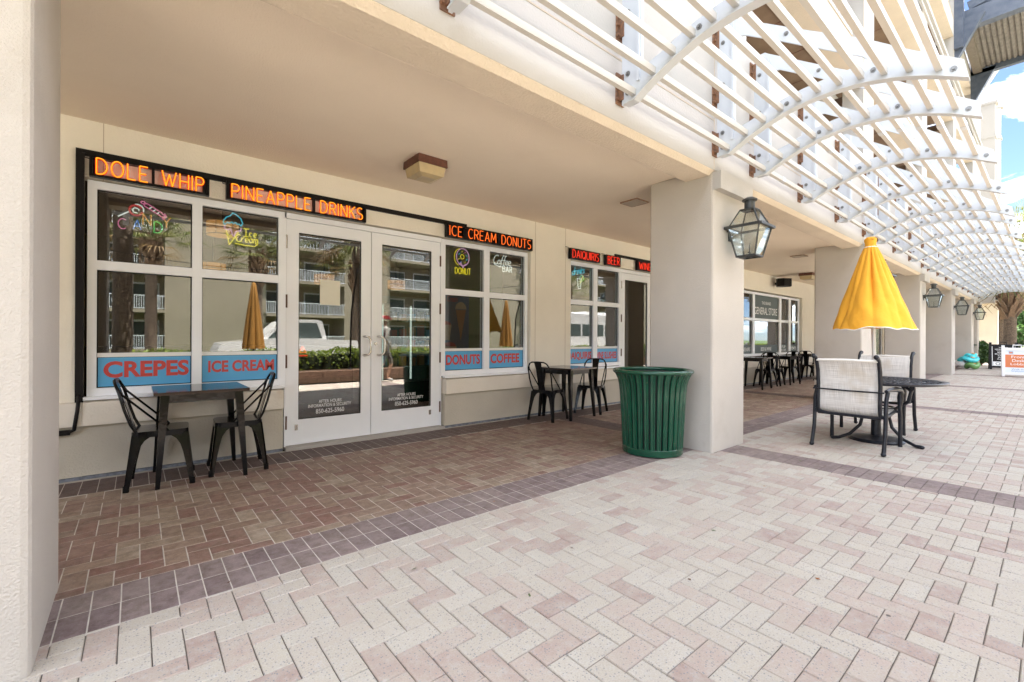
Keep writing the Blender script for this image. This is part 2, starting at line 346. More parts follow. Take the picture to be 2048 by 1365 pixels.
for k, pal, sp in (('out', PAL_OUT, .75), ('in', PAL_IN, .2), ('band', PAL_BAND, .12), ('bandin', PAL_BANDIN, .1), ('edge', PAL_EDGE, .3)):
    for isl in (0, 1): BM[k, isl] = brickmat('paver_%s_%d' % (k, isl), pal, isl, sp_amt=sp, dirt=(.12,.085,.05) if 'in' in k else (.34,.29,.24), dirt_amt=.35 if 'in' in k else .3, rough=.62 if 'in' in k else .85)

NEON = {'orange': emis('neon_orange', (1,.34,.02), 1.8), 'redback': emis('neon_red_halo', (1,.012,.006), 1.1), 'red': emis('neon_red', (1,.045,.02), 1.5), 'orange2': emis('neon_orange_red', (1,.15,.02), 1.6),
        'yellow': emis('neon_yellow', (1,.82,.03), 1.2), 'cyan': emis('neon_cyan', (.08,.75,1), 1.1), 'white': emis('neon_white', (.9,1,.95), 1.2),
        'pink': emis('neon_pink', (1,.25,.5), .9), 'lilac': emis('neon_lilac', (1,.55,.85), 1.0), 'crimson': emis('neon_crimson', (.9,.04,.06), .8), 'blue': emis('neon_blue', (.1,.3,1), .9), 'green': emis('neon_green', (.12,.9,.2), .9), 'amber': emis('neon_amber', (1,.4,.05), 1.0)}

# ------------------------------------------------------------------ ground and paving
g = MB(); S = 400
g.add([(-S,-S,-.06),(S,-S,-.06),(S,S,-.06),(-S,S,-.06)], [(0,1,2,3)]); struct(g.build('ground', M['grass']))
pav = MB(); pav.box(-14, 60, -1.5, 5.16, -.05, -.006, 0); pav = struct(pav.build('pavement', pm('joint_sand', (.13,.11,.09), .95, var=.3, vscale=6)))
sj = MB(); sj.box(-14, 48, 2.47, 5.15, -.0058, -.0014); sj.build('sheltered_joint_sand', pm('pale_joint_sand', (.60,.55,.49), .95, var=.35, vscale=9), pav)
PITCH = 5.65; CX0 = 4.62; CWD = .75; CFR = 2.285; CBK = 3.05
rects = []           # x0,x1,y0,y1,kind
def herring(x0, x1, y0, y1, kind, ox, oy):
    W = .1
    for i in range(int((x0-ox)//W)-2, int((x1-ox)//W)+2):
        for j in range(int((y0-oy)//W)-2, int((y1-oy)//W)+2):
            c = (i+j) % 4
            if c == 0: a = (i, i+2, j, j+1)
            elif c == 2: a = (i, i+1, j, j+2)      # vertical
            else: continue
            r = (max(x0, ox+a[0]*W), min(x1, ox+a[1]*W), max(y0, oy+a[2]*W), min(y1, oy+a[3]*W))
            if r[1]-r[0] > .02 and r[3]-r[2] > .02: rects.append((*r, kind))
def row(x0, x1, y0, y1, wd, kind, along='x'):
    a0, a1 = (x0, x1) if along == 'x' else (y0, y1); n = max(1, round((a1-a0)/wd)); d = (a1-a0)/n
    for i in range(n):
        rects.append((a0+i*d, a0+(i+1)*d, y0, y1, kind) if along == 'x' else (x0, x1, a0+i*d, a0+(i+1)*d, kind))
XB = [CX0-2*PITCH+CWD/2+k*PITCH for k in range(0, 12)]   # centres of the cross bands
for a, b in zip(XB[:-1], XB[1:]):
    x0, x1 = a+.2, b-.2
    herring(x0, x1, -1.4, 2.48, 'out', -.05, -.02)
    row(a-.2, b-.2, 2.48, 2.675, .1, 'band'); row(a-.2, b-.2, 2.675, 2.87, .1, 'band')
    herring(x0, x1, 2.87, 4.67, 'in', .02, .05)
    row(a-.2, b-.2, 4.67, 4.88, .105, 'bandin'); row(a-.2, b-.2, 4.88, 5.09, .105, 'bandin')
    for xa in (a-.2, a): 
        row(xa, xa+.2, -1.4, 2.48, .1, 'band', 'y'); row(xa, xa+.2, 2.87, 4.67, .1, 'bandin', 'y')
rects = [r for r in rects if r[1] > -4 and r[0] < 48]
def in_col(r):
    xm, ym = (r[0]+r[1])/2, (r[2]+r[3])/2
    k = round((xm-CX0-CWD/2)/PITCH); xc = CX0+CWD/2+k*PITCH
    return abs(xm-xc) < .30 and 2.36 < ym < 2.98
rects = [r for r in rects if not in_col(r)]
def score(r):
    x, y = (r[0]+r[1])/2, (r[2]+r[3])/2; dep = CA*x+SA*y
    if dep < .8: return 0
    u = 1024+904.57*(SA*x-CA*y)/dep; v = 676.5+904.57*CAM_H/dep
    if not (-20 < u < 2070 and v < 1385): return 0
    if x < -.28 and y > 2.285: return 0
    return (r[1]-r[0])*(r[3]-r[2])/dep**3
sc_ = np.array([score(r) for r in rects]); order = np.argsort(-sc_); near = set(order[:300].tolist())
def brick_geo(x0, x1, y0, y1, z, tx, ty, g=.0018, ch=.003, k='out'):
    if k != 'out': g, ch = .0026, .0009
    x0 += g; x1 -= g; y0 += g; y1 -= g; xm, ym = (x0+x1)/2, (y0+y1)/2
    def zz(x, y, d): return z-d+tx*(x-xm)+ty*(y-ym)
    vs_ = [(x0,y0,-.03),(x1,y0,-.03),(x1,y1,-.03),(x0,y1,-.03)]
    vs_ += [(x,y,zz(x,y,ch)) for x, y in ((x0,y0),(x1,y0),(x1,y1),(x0,y1))]
    vs_ += [(x,y,zz(x,y,0)) for x, y in ((x0+ch,y0+ch),(x1-ch,y0+ch),(x1-ch,y1-ch),(x0+ch,y1-ch))]
    fs = [(0,1,5,4),(1,2,6,5),(2,3,7,6),(3,0,4,7),(4,5,9,8),(5,6,10,9),(6,7,11,10),(7,4,8,11),(8,9,10,11)]
    return vs_, fs
shared = {}
bulk = {}
for i, r in enumerate(rects):
    kind = r[4]
    if i in near:
        key = (round(r[1]-r[0], 3), round(r[3]-r[2], 3), kind)
        if key not in shared:
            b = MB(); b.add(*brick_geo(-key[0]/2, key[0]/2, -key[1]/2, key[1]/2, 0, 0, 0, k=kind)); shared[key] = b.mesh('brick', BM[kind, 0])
        f_ = 1 if kind == 'out' else .15
        inst('brick', shared[key], pav, ((r[0]+r[1])/2, (r[2]+r[3])/2, f_*random.gauss(0, .0007)), (f_*random.gauss(0, .006), f_*random.gauss(0, .005), random.gauss(0, .004)))
    else:
        bulk.setdefault(kind, []).append(r)
ks = list(bulk); b = MB()
for mi, k in enumerate(ks):
    f_ = 1 if k == 'out' else .15
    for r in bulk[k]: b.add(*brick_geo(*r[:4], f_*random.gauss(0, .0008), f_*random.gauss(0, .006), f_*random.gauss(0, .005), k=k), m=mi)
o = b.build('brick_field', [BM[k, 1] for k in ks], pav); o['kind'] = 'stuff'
# leaf litter
b = MB()
for (x, y) in [(1.4,1.55),(2.1,1.15),(2.35,1.9),(2.0,2.6),(3.0,1.7),(2.6,.75),(3.3,1.0),(1.1,2.1),(3.9,1.5),(4.6,1.1),(5.0,1.6),(5.3,1.9),(4.2,2.0),(3.3,2.2),(1.7,2.3),(.35,2.55),(6.3,.7),(7.5,.9),(2.9,3.6),(2.2,3.9),(.75,3.4),(8.6,1.2),(1.9,1.75),(2.75,1.35)]:
    a = random.random()*6.28; l = random.uniform(.009,.022); w_ = l*random.uniform(.25,.5); c, s = math.cos(a), math.sin(a); pts = []
    for px, py, pz in ((-l,0,.003),(-.2*l,w_,.007),(l,0,.009),(-.2*l,-w_,.004)): pts.append((x+px*c-py*s, y+px*s+py*c, pz))
    b.add(pts, [(0,3,2,1)], m=random.choice((0,0,1,2)))
o = b.build('leaf_litter', [pm('dry_leaf', (.09,.035,.015), .8), pm('green_leaf', (.06,.09,.02), .6), pm('orange_leaf', (.3,.1,.02), .7)])
tag(o, 'scattered small dry leaves lying on the brick paving', None, kind='stuff')

# ------------------------------------------------------------------ the resort building
B = thing('resort_building', 'cream stucco beach building with covered brick walkway and square columns', 'building', (0,0,0))
WY = 5.16; FY = 5.2; CZ = 2.99
XE = 30.4
def wallparts():
    b = MB(); z1 = CZ
    ops = [(-.34, 4.66, 2.52), (5.55, 8.7, 2.50), (11.2, 16.28, 2.50), (17.5, 21.2, 2.5), (22.8, 26.8, 2.5)]
    x = -14.0
    for (a, c, zt) in ops:
        b.box(x, a, WY, WY+.16, 0, z1); b.box(a, c, WY, WY+.16, zt, z1); x = c
    b.box(x, XE, WY, WY+.16, 0, z1)
    return b
wallparts().build('shop_wall', M['wall'], B)
for x in (-.22, 4.75, 5.42):                      # plaster control joints
    MB().box(x, x+.006, WY-.0025, WY+.001, 2.5 if x < 0 else .5, CZ).build('control_joint', M['groove'], B)
KN = [(-14,-.34,0),(-.34,1.18,1),(3.13,4.66,1),(4.66,5.55,0),(5.55,7.02,1),(8.1,11.2,0),(11.2,16.28,1),(16.28,17.5,0)]
for (a, c, win) in KN:
    MB().box(a, c, WY-.012 if not win else WY-.014, WY+.14, .03, .45).build('knee_wall', M['knee'], B)
    b = MB(); y0 = WY-.055
    b.prism([(y0,.45),(WY+.1,.45),(WY+.1,.655),(y0,.64)], 'x', a+(.003 if win else -.0), c-(.003 if win else 0)); 
    if win or a < 0: b.build('window_apron', M['apron'], B)
    MB().box(a, c, WY-.018, WY+.1, 0, .026).build('base_flashing', M['flashing'], B)
# ceiling, beam
MB().box(-14, XE, 2.58, WY+.1, CZ, CZ+.2).build('walkway_ceiling', M['ceiling'], B)
b = MB(); b.prism([(2.335,2.905),(2.597,2.905),(2.597,3.3),(CFR,3.3),(CFR,2.945)], 'x', -14, XE); b.build('edge_beam', M['soffit'], B)
for i, o in enumerate([B.children[-1]]):
    pass
# columns
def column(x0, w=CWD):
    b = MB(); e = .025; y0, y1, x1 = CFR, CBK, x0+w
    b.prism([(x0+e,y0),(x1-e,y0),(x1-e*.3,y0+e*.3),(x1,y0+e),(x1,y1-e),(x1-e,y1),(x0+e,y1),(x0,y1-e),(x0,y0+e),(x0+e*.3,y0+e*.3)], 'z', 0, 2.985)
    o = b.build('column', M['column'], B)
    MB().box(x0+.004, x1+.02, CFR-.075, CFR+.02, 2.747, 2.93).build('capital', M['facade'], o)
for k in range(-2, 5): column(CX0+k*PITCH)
column(29.55, .6)
# facade
FZ = 2.95
def fbox(name, *a, m='facade', parent=B): return MB().box(*a).build(name, M[m], parent)
BX = [(CX0+k*PITCH, CX0+k*PITCH+CWD) for k in range(0, 5)]
fbox('facade_wall', -14, BX[0][1], CFR-.004, 2.6, FZ, 14)      # solid first bays
for k in range(4):
    a, c = BX[k][1], BX[k+1][0]
    fbox('parapet_panel', a, c, CFR-.004, 2.5, FZ, 4.50)
for k in range(1, 5): fbox('facade_pier', BX[k][0], BX[k][1], CFR-.004, 2.6, FZ, 14)
fbox('facade_wall', BX[4][1], XE, CFR-.004, 2.6, FZ, 12.2)
for lv in range(0, 3):
    zb = 5.87+2.885*lv
    for k in range(4):
        a, c = BX[k][1], BX[k+1][0]
        o = fbox('upper_beam', a, c, CFR, 2.577, zb, zb+(.62 if lv else .62))
        MB().box(a, c, CFR+.002, 2.575, zb-.004, zb+.02).build('beam_soffit', M['soffit'], o)
        MB().box(a, c, 2.577, 4.4, zb+.03, zb+.25).build('balcony_ceiling', M['balcony_ceiling'], o)
        for t in range(1, 5): MB().box(a+t*.98-.006, a+t*.98+.006, 2.6, 4.3, zb+.024, zb+.032).build('board_joint', M['groove'] if 0 else M['lampbase'], o)
        MB().box(a, c, CFR-.012, CFR, zb+.585, zb+.60).build('moulding', M['groove'], o)
        # railing
        rl = MB(); z0 = zb+.62
        rl.box(a, c, 2.40, 2.45, z0+.68, z0+.72); rl.box(a, c, 2.41, 2.44, z0+.06, z0+.09)
        n = int((c-a)/.11)
        for i in range(n): rl.box(a+i*.11, a+i*.11+.018, 2.415, 2.435, z0, z0+.7)
        rl.build('railing', M['frame'], B)
MB().box(5.37, XE, CFR-.05, CFR-.005, 9.9, 9.98).build('cornice', M['facade'], B); MB().box(5.37, XE, CFR-.09, CFR-.005, 10.08, 10.2).build('cornice', M['facade'], B)
MB().box(BX[0][1], XE, 4.4, 16, 2.995, 14).build('upper_storeys', M['facade'], B)
MB().box(-14, BX[0][1], 2.6, 16, 3.2, 14).build('upper_storeys', M['facade'], B)
MB().box(-14, 4.615, CFR-.007, CFR-.002, 3.457, 3.468).build('facade_groove', M['groove'], B)
for k in range(5): MB().box(BX[k][1]+.004, (BX[k+1][0] if k < 4 else XE)-.004, CFR-.007, CFR-.002, 3.457, 3.468).build('facade_groove', M['groove'], B)
for k in range(0, 5): MB().box(BX[k][0]-.004, BX[k][0]+.004, CFR-.0065, CFR-.002, 2.93, 14).build('facade_groove', M['groove'], B)
MB().box(BX[0][1], XE, CFR+.02, 4.4, 13.85, 14.0).build('sun_block_slab', M['facade'], B)  # added slab, stops sun leaking through the open balconies onto the plaza
# end buttress posts with caps
for x, zt in ((31.0, 12.35), (34.2, 13.2)):
    o = fbox('buttress', x, x+.45, 1.86, CFR+.4, 2.95, zt)
    MB().box(x-.06, x+.51, 1.78, CFR+.45, zt, zt+.12).build('post_cap', M['facade'], o); MB().box(x-.03, x+.48, 1.82, CFR+.4, zt-1.6, zt-1.48).build('post_band', M['facade'], o)
b = MB(); b.prism([(1.55,14.0),(2.3,14.0),(2.3,13.0),(2.1,13.0),(1.75,13.6),(1.62,13.75)], 'x', 29.9, 30.6); b.build('roof_bracket', M['facade'], B)

# windows and doors --------------------------------------------------------------
def window(xs, z0, z1, zt, parent=B, y=FY, name='window', lo=.06, members=None):
    """xs: list of (x0,x1) glass bays; zt: (a,b) transom band"""
    b = MB(); D = .095
    X0, X1 = xs[0][0]-lo, xs[-1][1]+lo
    b.box(X0, X1, y, y+D, z1, z1+.065)
    b.box(X0, X1, y-.004, y+D, z0-.065, z0)
    b.box(X0, xs[0][0], y, y+D, z0, z1); b.box(xs[-1][1], X1, y, y+D, z0, z1)
    for (a, c) in zip(xs[:-1], xs[1:]): b.box(a[1], c[0], y, y+D, z0, z1)
    for a in xs: b.box(a[0], a[1], y+.003, y+D-.005, zt[0], zt[1])
    o = b.build(name, M['frame'], parent)
    for a in xs:
        for (za, zb) in ((z0, zt[0]), (zt[1], z1)):
            MB().box(a[0], a[1], y+.045, y+.053, za, zb).build('glass_pane', M['glass'], o)
    # thin dark gaskets
    gk = MB()
    for a in xs:
        for (za, zb) in ((z0, zt[0]), (zt[1], z1)):
            for q in ((a[0], a[0]+.008, za, zb), (a[1]-.008, a[1], za, zb), (a[0]+.008, a[1]-.008, za, za+.008), (a[0]+.008, a[1]-.008, zb-.008, zb)):
                gk.box(q[0], q[1], y+.038, y+.044, q[2], q[3])
    gk.build('gasket', M['black'], o)
    return o
def decal(win, x0, x1, text, tw, th, y=FY, z0=.752, z1=1.005, off=.035, tx=None, tz=.885):
    MB().box(x0+.004, x1-.004, y+.0385, y+.0445, z0, z1).build('blue_decal', M['blue'], win)
    MB().box(x0+.003, x1-.003, y+.030, y+.037, z1+.004, z1+.04).build('white_rail', M['whitev'], win)
    inst('decal_lettering', text_mesh(text, M['red'], tw, th, off, .0004), win, (tx if tx is not None else (x0+x1)/2, y+.0375, tz), (R(90),0,0))
w1 = window([(-.258,.404),(.482,1.143)], .747, 2.44, (1.755,1.835))
MB().box(1.203, 1.218, FY, FY+.09, 0.0, 2.505).build('jamb', M['frame'], w1)
MB().box(1.143+.06, 3.105, FY, FY+.095, 2.447, 2.505).build('door_head', M['frame'], w1)
decal(w1, -.258, .404, 'CREPES', .60, .145, tx=.085, tz=.90); decal(w1, .482, 1.143, 'ICE CREAM', .575, .115, tx=.825, tz=.90)
w2 = window([(3.165,3.80),(3.90,4.575)], .747, 2.435, (1.765,1.845), lo=.055)
decal(w2, 3.165, 3.80, 'DONUTS', .56, .14, tz=.89); decal(w2, 3.90, 4.575, 'COFFEE', .55, .14, tx=4.225, tz=.89)
w3 = window([(5.60,6.18),(6.29,6.91)], .755, 2.425, (1.765,1.845), lo=.055)
decal(w3, 5.60, 6.18, 'DAIQUIRIS', .60, .15, tx=5.87, tz=.885); decal(w3, 6.29, 6.91, 'WINE SLUSHIES', .60, .13, tx=6.585, tz=.885)
MB().box(6.965, 8.06, FY, FY+.095, 2.43, 2.49).build('door_head', M['frame'], w3)
# window sills (metal)
for a, c in ((-.34,1.2),(3.12,4.66),(5.55,6.98)): MB().box(a+.004, c-.004, WY-.03, FY-.005, .656, .682).build('window_sill', M['frame'], B)
def door(x0, x1, z1, gx0, gx1, gz0, gz1, hinge_left=True, handle=None, text=True, y=FY+.012):
    b = MB(); D = .05
    b.box(x0, gx0, y, y+D, .035, z1); b.box(gx1, x1, y, y+D, .035, z1); b.box(gx0, gx1, y, y+D, .035, gz0); b.box(gx0, gx1, y, y+D, gz1, z1)
    o = b.build('door', M['frame'], B)
    MB().box(gx0, gx1, y+.02, y+.028, gz0, gz1).build('glass_pane', M['glass'], o)
    gk = MB()
    for q in ((gx0,gx0+.008,gz0,gz1),(gx1-.008,gx1,gz0,gz1),(gx0+.008,gx1-.008,gz0,gz0+.008),(gx0+.008,gx1-.008,gz1-.008,gz1)): gk.box(q[0],q[1],y+.012,y+.019,q[2],q[3])
    gk.build('gasket', M['black'], o)
    xh = x0 if hinge_left else x1
    for i, z in enumerate((.28,.93,1.57,2.20)):
        MB().tube([(xh,y-.006,z-.07),(xh,y-.006,z+.07)], .011, 8).build('hinge', M['steel'] if (hinge_left and i == 3) else M['hinge'], o)
    if handle:
        s = 1 if handle[1] > handle[0] else -1; xa, xb = handle
        b = MB(); b.tube([(xa,y,1.20),(xa,y-.05,1.20),(xa+s*.03,y-.075,1.195),(xb,y-.08,1.16),(xb,y-.08,1.02),(xa+s*.03,y-.075,.985),(xa,y-.05,.98),(xa,y,.98)], .0125, 8)
        b.build('handle', M['steel'], o, smooth=40)
    if text:
        xm = (gx0+gx1)/2
        for s_, tw, th, z in (('AFTER HOURS',.25,.036,.475),('INFORMATION & SECURITY',.47,.036,.43),('850-625-5960',.31,.05,.368)):
            inst('door_lettering', text_mesh(s_, M['whitev'], tw, th, .004, .0004), o, (xm, y+.0190, z), (R(90),0,0))
    return o
dL = door(1.222, 2.147, 2.442, 1.345, 2.03, .30, 2.315, True, (2.06,2.115))
dR = door(2.155, 3.092, 2.442, 2.285, 2.962, .30, 2.315, False, (2.232,2.29))
MB().box(1.57,1.79,FY+.028,FY+.031,1.55,1.83).build('paper_notice', M['paper'], dL)
MB().tube([(2.205,FY+.012,1.115),(2.205,FY-.004,1.115)], .02, 12).build('keyhole', M['steel'], dR)
MB().box(3.092+.004, 3.11, FY, FY+.09, 0, 2.447).build('jamb', M['frame'], w2)
for dd, x in ((dL,1.31),(dR,2.93)): MB().box(x,x+.03,FY+.004,FY+.012,.19,.25).build('door_stop', M['steel'], dd)
MB().box(1.20, 3.11, WY-.06, FY+.1, 0, .03).build('threshold', M['concrete'], B)
dW = door(6.99, 7.95, 2.425, 7.10, 7.84, .3, 2.30, True, None, False); MB().box(7.96,8.1,FY,FY+.09,0,2.49).build('jamb', M['frame'], w3)
MB().box(8.1, 8.7, WY+.02, WY+.15, 0, 2.5).build('wall_infill', M['wall'], B)
w4 = window([(11.3,12.72),(12.85,14.54),(14.69,15.28),(15.44,16.07)], .80, 2.40, (1.69,1.76), lo=.07)
gy = FY
MB().box(12.86,14.53,gy+.0385,gy+.0445,1.765,2.395).build('slate_decal', M['slate'], w4)
for a, c in ((11.3,12.72),(12.86,14.53),(14.69,15.28),(15.44,16.07)): MB().box(a,c,gy+.0385,gy+.0445,.805,1.03).build('slate_decal', M['slate'], w4)
for s_, x, z, tw, th in (('THE GRAND',13.70,2.20,.62,.085),('GENERAL STORE',13.69,1.975,1.55,.20),('SOUVENIRS',12.3,.915,.70,.10),('BEER & WINE',13.70,.915,.72,.10),('FLIP',14.98,.965,.28,.075),('FLOPS',14.98,.865,.34,.075),('FLOATS',15.75,.915,.45,.09)):
    inst('window_lettering', text_mesh(s_, M['whitev'], tw, th, .0, .0004), w4, (x, gy+.0375, z), (R(90),0,0))
w5 = window([(17.6,19.3),(19.4,21.1)], .1, 2.40, (1.69,1.76)); w6 = window([(22.9,24.7),(24.8,26.7)], .1, 2.4, (1.69,1.76))
# interior shell
MB().box(-14, XE, 10.5, 10.6, 0, CZ).build('back_wall', M['room'], B); MB().box(-14, XE, 5.33, 10.5, -.04, -.002).build('shop_floor', M['roomfloor'], B)
MB().box(-14, XE, WY+.17, 10.5, CZ-.06, CZ-.001).build('shop_ceiling', M['room'], B)
for x in (-3, 5.05, 9.5, 16.9): MB().box(x, x+.1, WY+.17, 10.5, 0, CZ-.06).build('partition', M['room'], B)
MB().box(3.60, 5.0, 6.3, 6.38, 0, 2.9).build('partition', M['roomgreen'], B)
# far low wing past the walkway
WG = thing('low_wing', 'low tan stucco wing at the far end of the walkway', 'building')
MB().box(34, 52, 2.15, 14, 0, 3.6).build('wall', M['wall'], WG); MB().box(33.8, 52.2, 2.0, 14.1, 3.6, 4.0).build('parapet', M['facade'], WG)
MB().box(33.7, 34.3, 1.9, 2.6, 0, 3.1).build('pier', M['wall'], WG); MB().box(33.6, 34.4, 1.8, 2.7, 3.1, 3.4).build('capital', M['facade'], WG)
MB().box(33.98, 34.02, 3.2, 4.4, .3, 2.4).build('window', M['slate'], WG)

# ------------------------------------------------------------------ pergola
PG = thing('pergola', 'white metal pergola of arched brackets and long slats fixed along the facade', 'pergola')
def arch(y):                       # underside of the rib
    pts = [(2.245,3.067),(2.114,3.066),(2.053,3.107),(1.92,3.172),(1.782,3.228),(1.603,3.287),(1.46,3.313),(1.323,3.325),(1.17,3.322),(1.015,3.308),(.804,3.26),(.61,3.187),(.405,3.082)]
    for (a, b) in zip(pts[:-1], pts[1:]):
        if b[0] <= y <= a[0]: return a[1]+(b[1]-a[1])*(a[0]-y)/(a[0]-b[0])
    return pts[-1][1]
ys = [2.245, 2.114]+[2.114-.0855*i for i in range(1, 20)]+[.405]
low = [(y, arch(y)) for y in ys]
outer = low+[(.432,3.227),(.72,3.434),(1.017,3.673),(1.45,3.97),(1.695,4.143),(2.10,4.43),(2.13,4.455),(2.245,4.455)]
hole = [(2.068,3.42),(2.068,4.12),(2.055,4.18),(2.02,4.205),(1.977,4.195),(1.66,3.978),(1.30,3.722),(1.03,3.53),(1.005,3.50),(1.02,3.482),(1.114,3.465),(1.30,3.46),(1.46,3.447),(1.62,3.42),(1.78,3.375),(1.90,3.33),(2.02,3.30),(2.055,3.33)]
rb = MB(); rb.prism(outer, 'x', -.012, .012, 0, [hole]); rib_me = rb.mesh('bracket', M['pergola'])
fl = MB()
for (a, c) in zip(low[1:-1], low[2:]): fl.add([(-.04,a[0],a[1]-.008),(.04,a[0],a[1]-.008),(.04,c[0],c[1]-.008),(-.04,c[0],c[1]-.008),(-.04,a[0],a[1]+.002),(.04,a[0],a[1]+.002),(.04,c[0],c[1]+.002),(-.04,c[0],c[1]+.002)],
    [(0,3,2,1),(4,5,6,7),(0,1,5,4),(1,2,6,5),(2,3,7,6),(3,0,4,7)])
fl.box(-.04,.04,2.114,2.215,3.058,3.068); fl_me = fl.mesh('flange', M['pergola'])
st = MB(); st.box(-.030,-.0125,2.075,2.10,3.2,4.40); st.box(.0125,.030,2.075,2.10,3.2,4.40)
st_me = st.mesh('stiffener', M['pergola'])
def bolt_mesh():
    b = MB(); b.tube([(-.020,0,0),(.020,0,0)], .020, 10); b.tube([(-.030,0,0),(.030,0,0)], .010, 6); return b.mesh('bolt', M['bolt'])
bolt_me = bolt_mesh()
cl = MB(); cl.box(-.05,.05,2.268,2.281,-.125,.125); cl.box(-.022,-.0135,2.225,2.268,-.10,.10); cl.box(.0135,.022,2.225,2.268,-.10,.10)
for zc in (-.085,0,.085): cl.tube([(-.042,2.25,zc),(-.042,2.278,zc)], .013, 8); cl.tube([(.042,2.25,zc),(.042,2.278,zc)], .013, 8)
clip_me = cl.mesh('wall_clip', M['rust'])
PX = []
for k in range(-2, 5):
    x0 = CX0+k*PITCH
    for d in (0, .89, 2.42, 4.05): PX.append(x0+d)
PX = [x for x in PX if -1.5 < x < 29.5]+[29.6]
bolts = [(2.141,4.353),(1.601,4.013),(2.187,3.791),(2.188,3.148),(2.187,4.22),(1.594,3.362),(.958,3.385),(.486,3.18),(2.187,3.3)]
for x in PX:
    o = inst('bracket', rib_me, PG, (x,0,0)); inst('flange', fl_me, o); inst('stiffener', st_me, o)
    for z in (3.21,3.72,4.27): inst('wall_clip', clip_me, o, (0,0,z))
    for (y, z) in bolts: inst('bolt', bolt_me, o, (0,y,z))
SY = [.565,.73,.885,1.035,1.185,1.34,1.49,1.64,1.79,1.955,2.13]
for y in SY:
    z = arch(y); b = MB(); b.box(-2.0, 29.9, y-.019, y+.019, z+.035, z+.085)
    o = b.build('slat', M['slat'], PG)
    MB().box(5.98, 6.08, y-.022, y+.022, z+.032, z+.088).build('splice', M['pergola'], o)
    MB().box(17.3, 17.4, y-.022, y+.022, z+.032, z+.088).build('splice', M['pergola'], o)

# ------------------------------------------------------------------ high canopy at upper right
CN = thing('roof_canopy', 'dark blue steel canopy with ribbed metal underside high on the facade', 'canopy')
b = MB()
def rot_panel():
    n = 38; y0, y1 = 1.95, -3.5
    for i in range(n):
        a = y0+(y1-y0)*i/n; c = y0+(y1-y0)*(i+.55)/n; d = y0+(y1-y0)*(i+1)/n
        for (p, q, dz) in ((a, c, 0), (c, d, .045)):
            b.add([(22.75,p,12.42+dz),(22.75,q,12.42+dz),(26.4,q,12.42+dz-.18),(26.4,p,12.42+dz-.18)], [(0,1,2,3)])
        b.add([(22.75,c,12.42),(22.75,c,12.465),(26.4,c,12.285),(26.4,c,12.24)], [(0,1,2,3)]); b.add([(22.75,d,12.42),(22.75,d,12.465),(26.4,d,12.285),(26.4,d,12.24)], [(0,1,2,3)])
rot_panel(); b.build('ribbed_underside', pm('ribbed_metal', (.20,.175,.15), .6, 0, c2=(.12,.105,.09), vscale=6), CN)
MB().box(22.7,26.5,-3.5,2.2,12.55,12.7).build('roof_sheet', M['canopyblue'], CN)
MB().box(26.4,26.62,-3.5,2.28,12.05,12.5).build('fascia', M['canopyblue'], CN); MB().box(22.35,22.7,-3.5,2.28,12.15,12.75).build('fascia', M['canopyblue'], CN)
b = MB(); b.box(22.7,26.4,1.95,2.2,12.1,12.5); b.build('beam', pm('canopy_wood', (.17,.14,.11), .8, var=.3, vscale=9), CN)
for x in (21.75, 26.4):
    b = MB(); b.prism([(2.28,12.2),(2.28,10.9),(2.20,10.9),(1.55,12.2)], 'x', x, x+.22); b.build('knee_brace', M['canopyblue'], CN)
MB().box(21.6,21.85,2.05,2.28,11.2,14.2).build('post', M['canopyblue'], CN); MB().bar((22.5,2.0,12.9),(22.5,-2.5,14.0),.25,.3).build('strut', M['canopyblue'], CN)

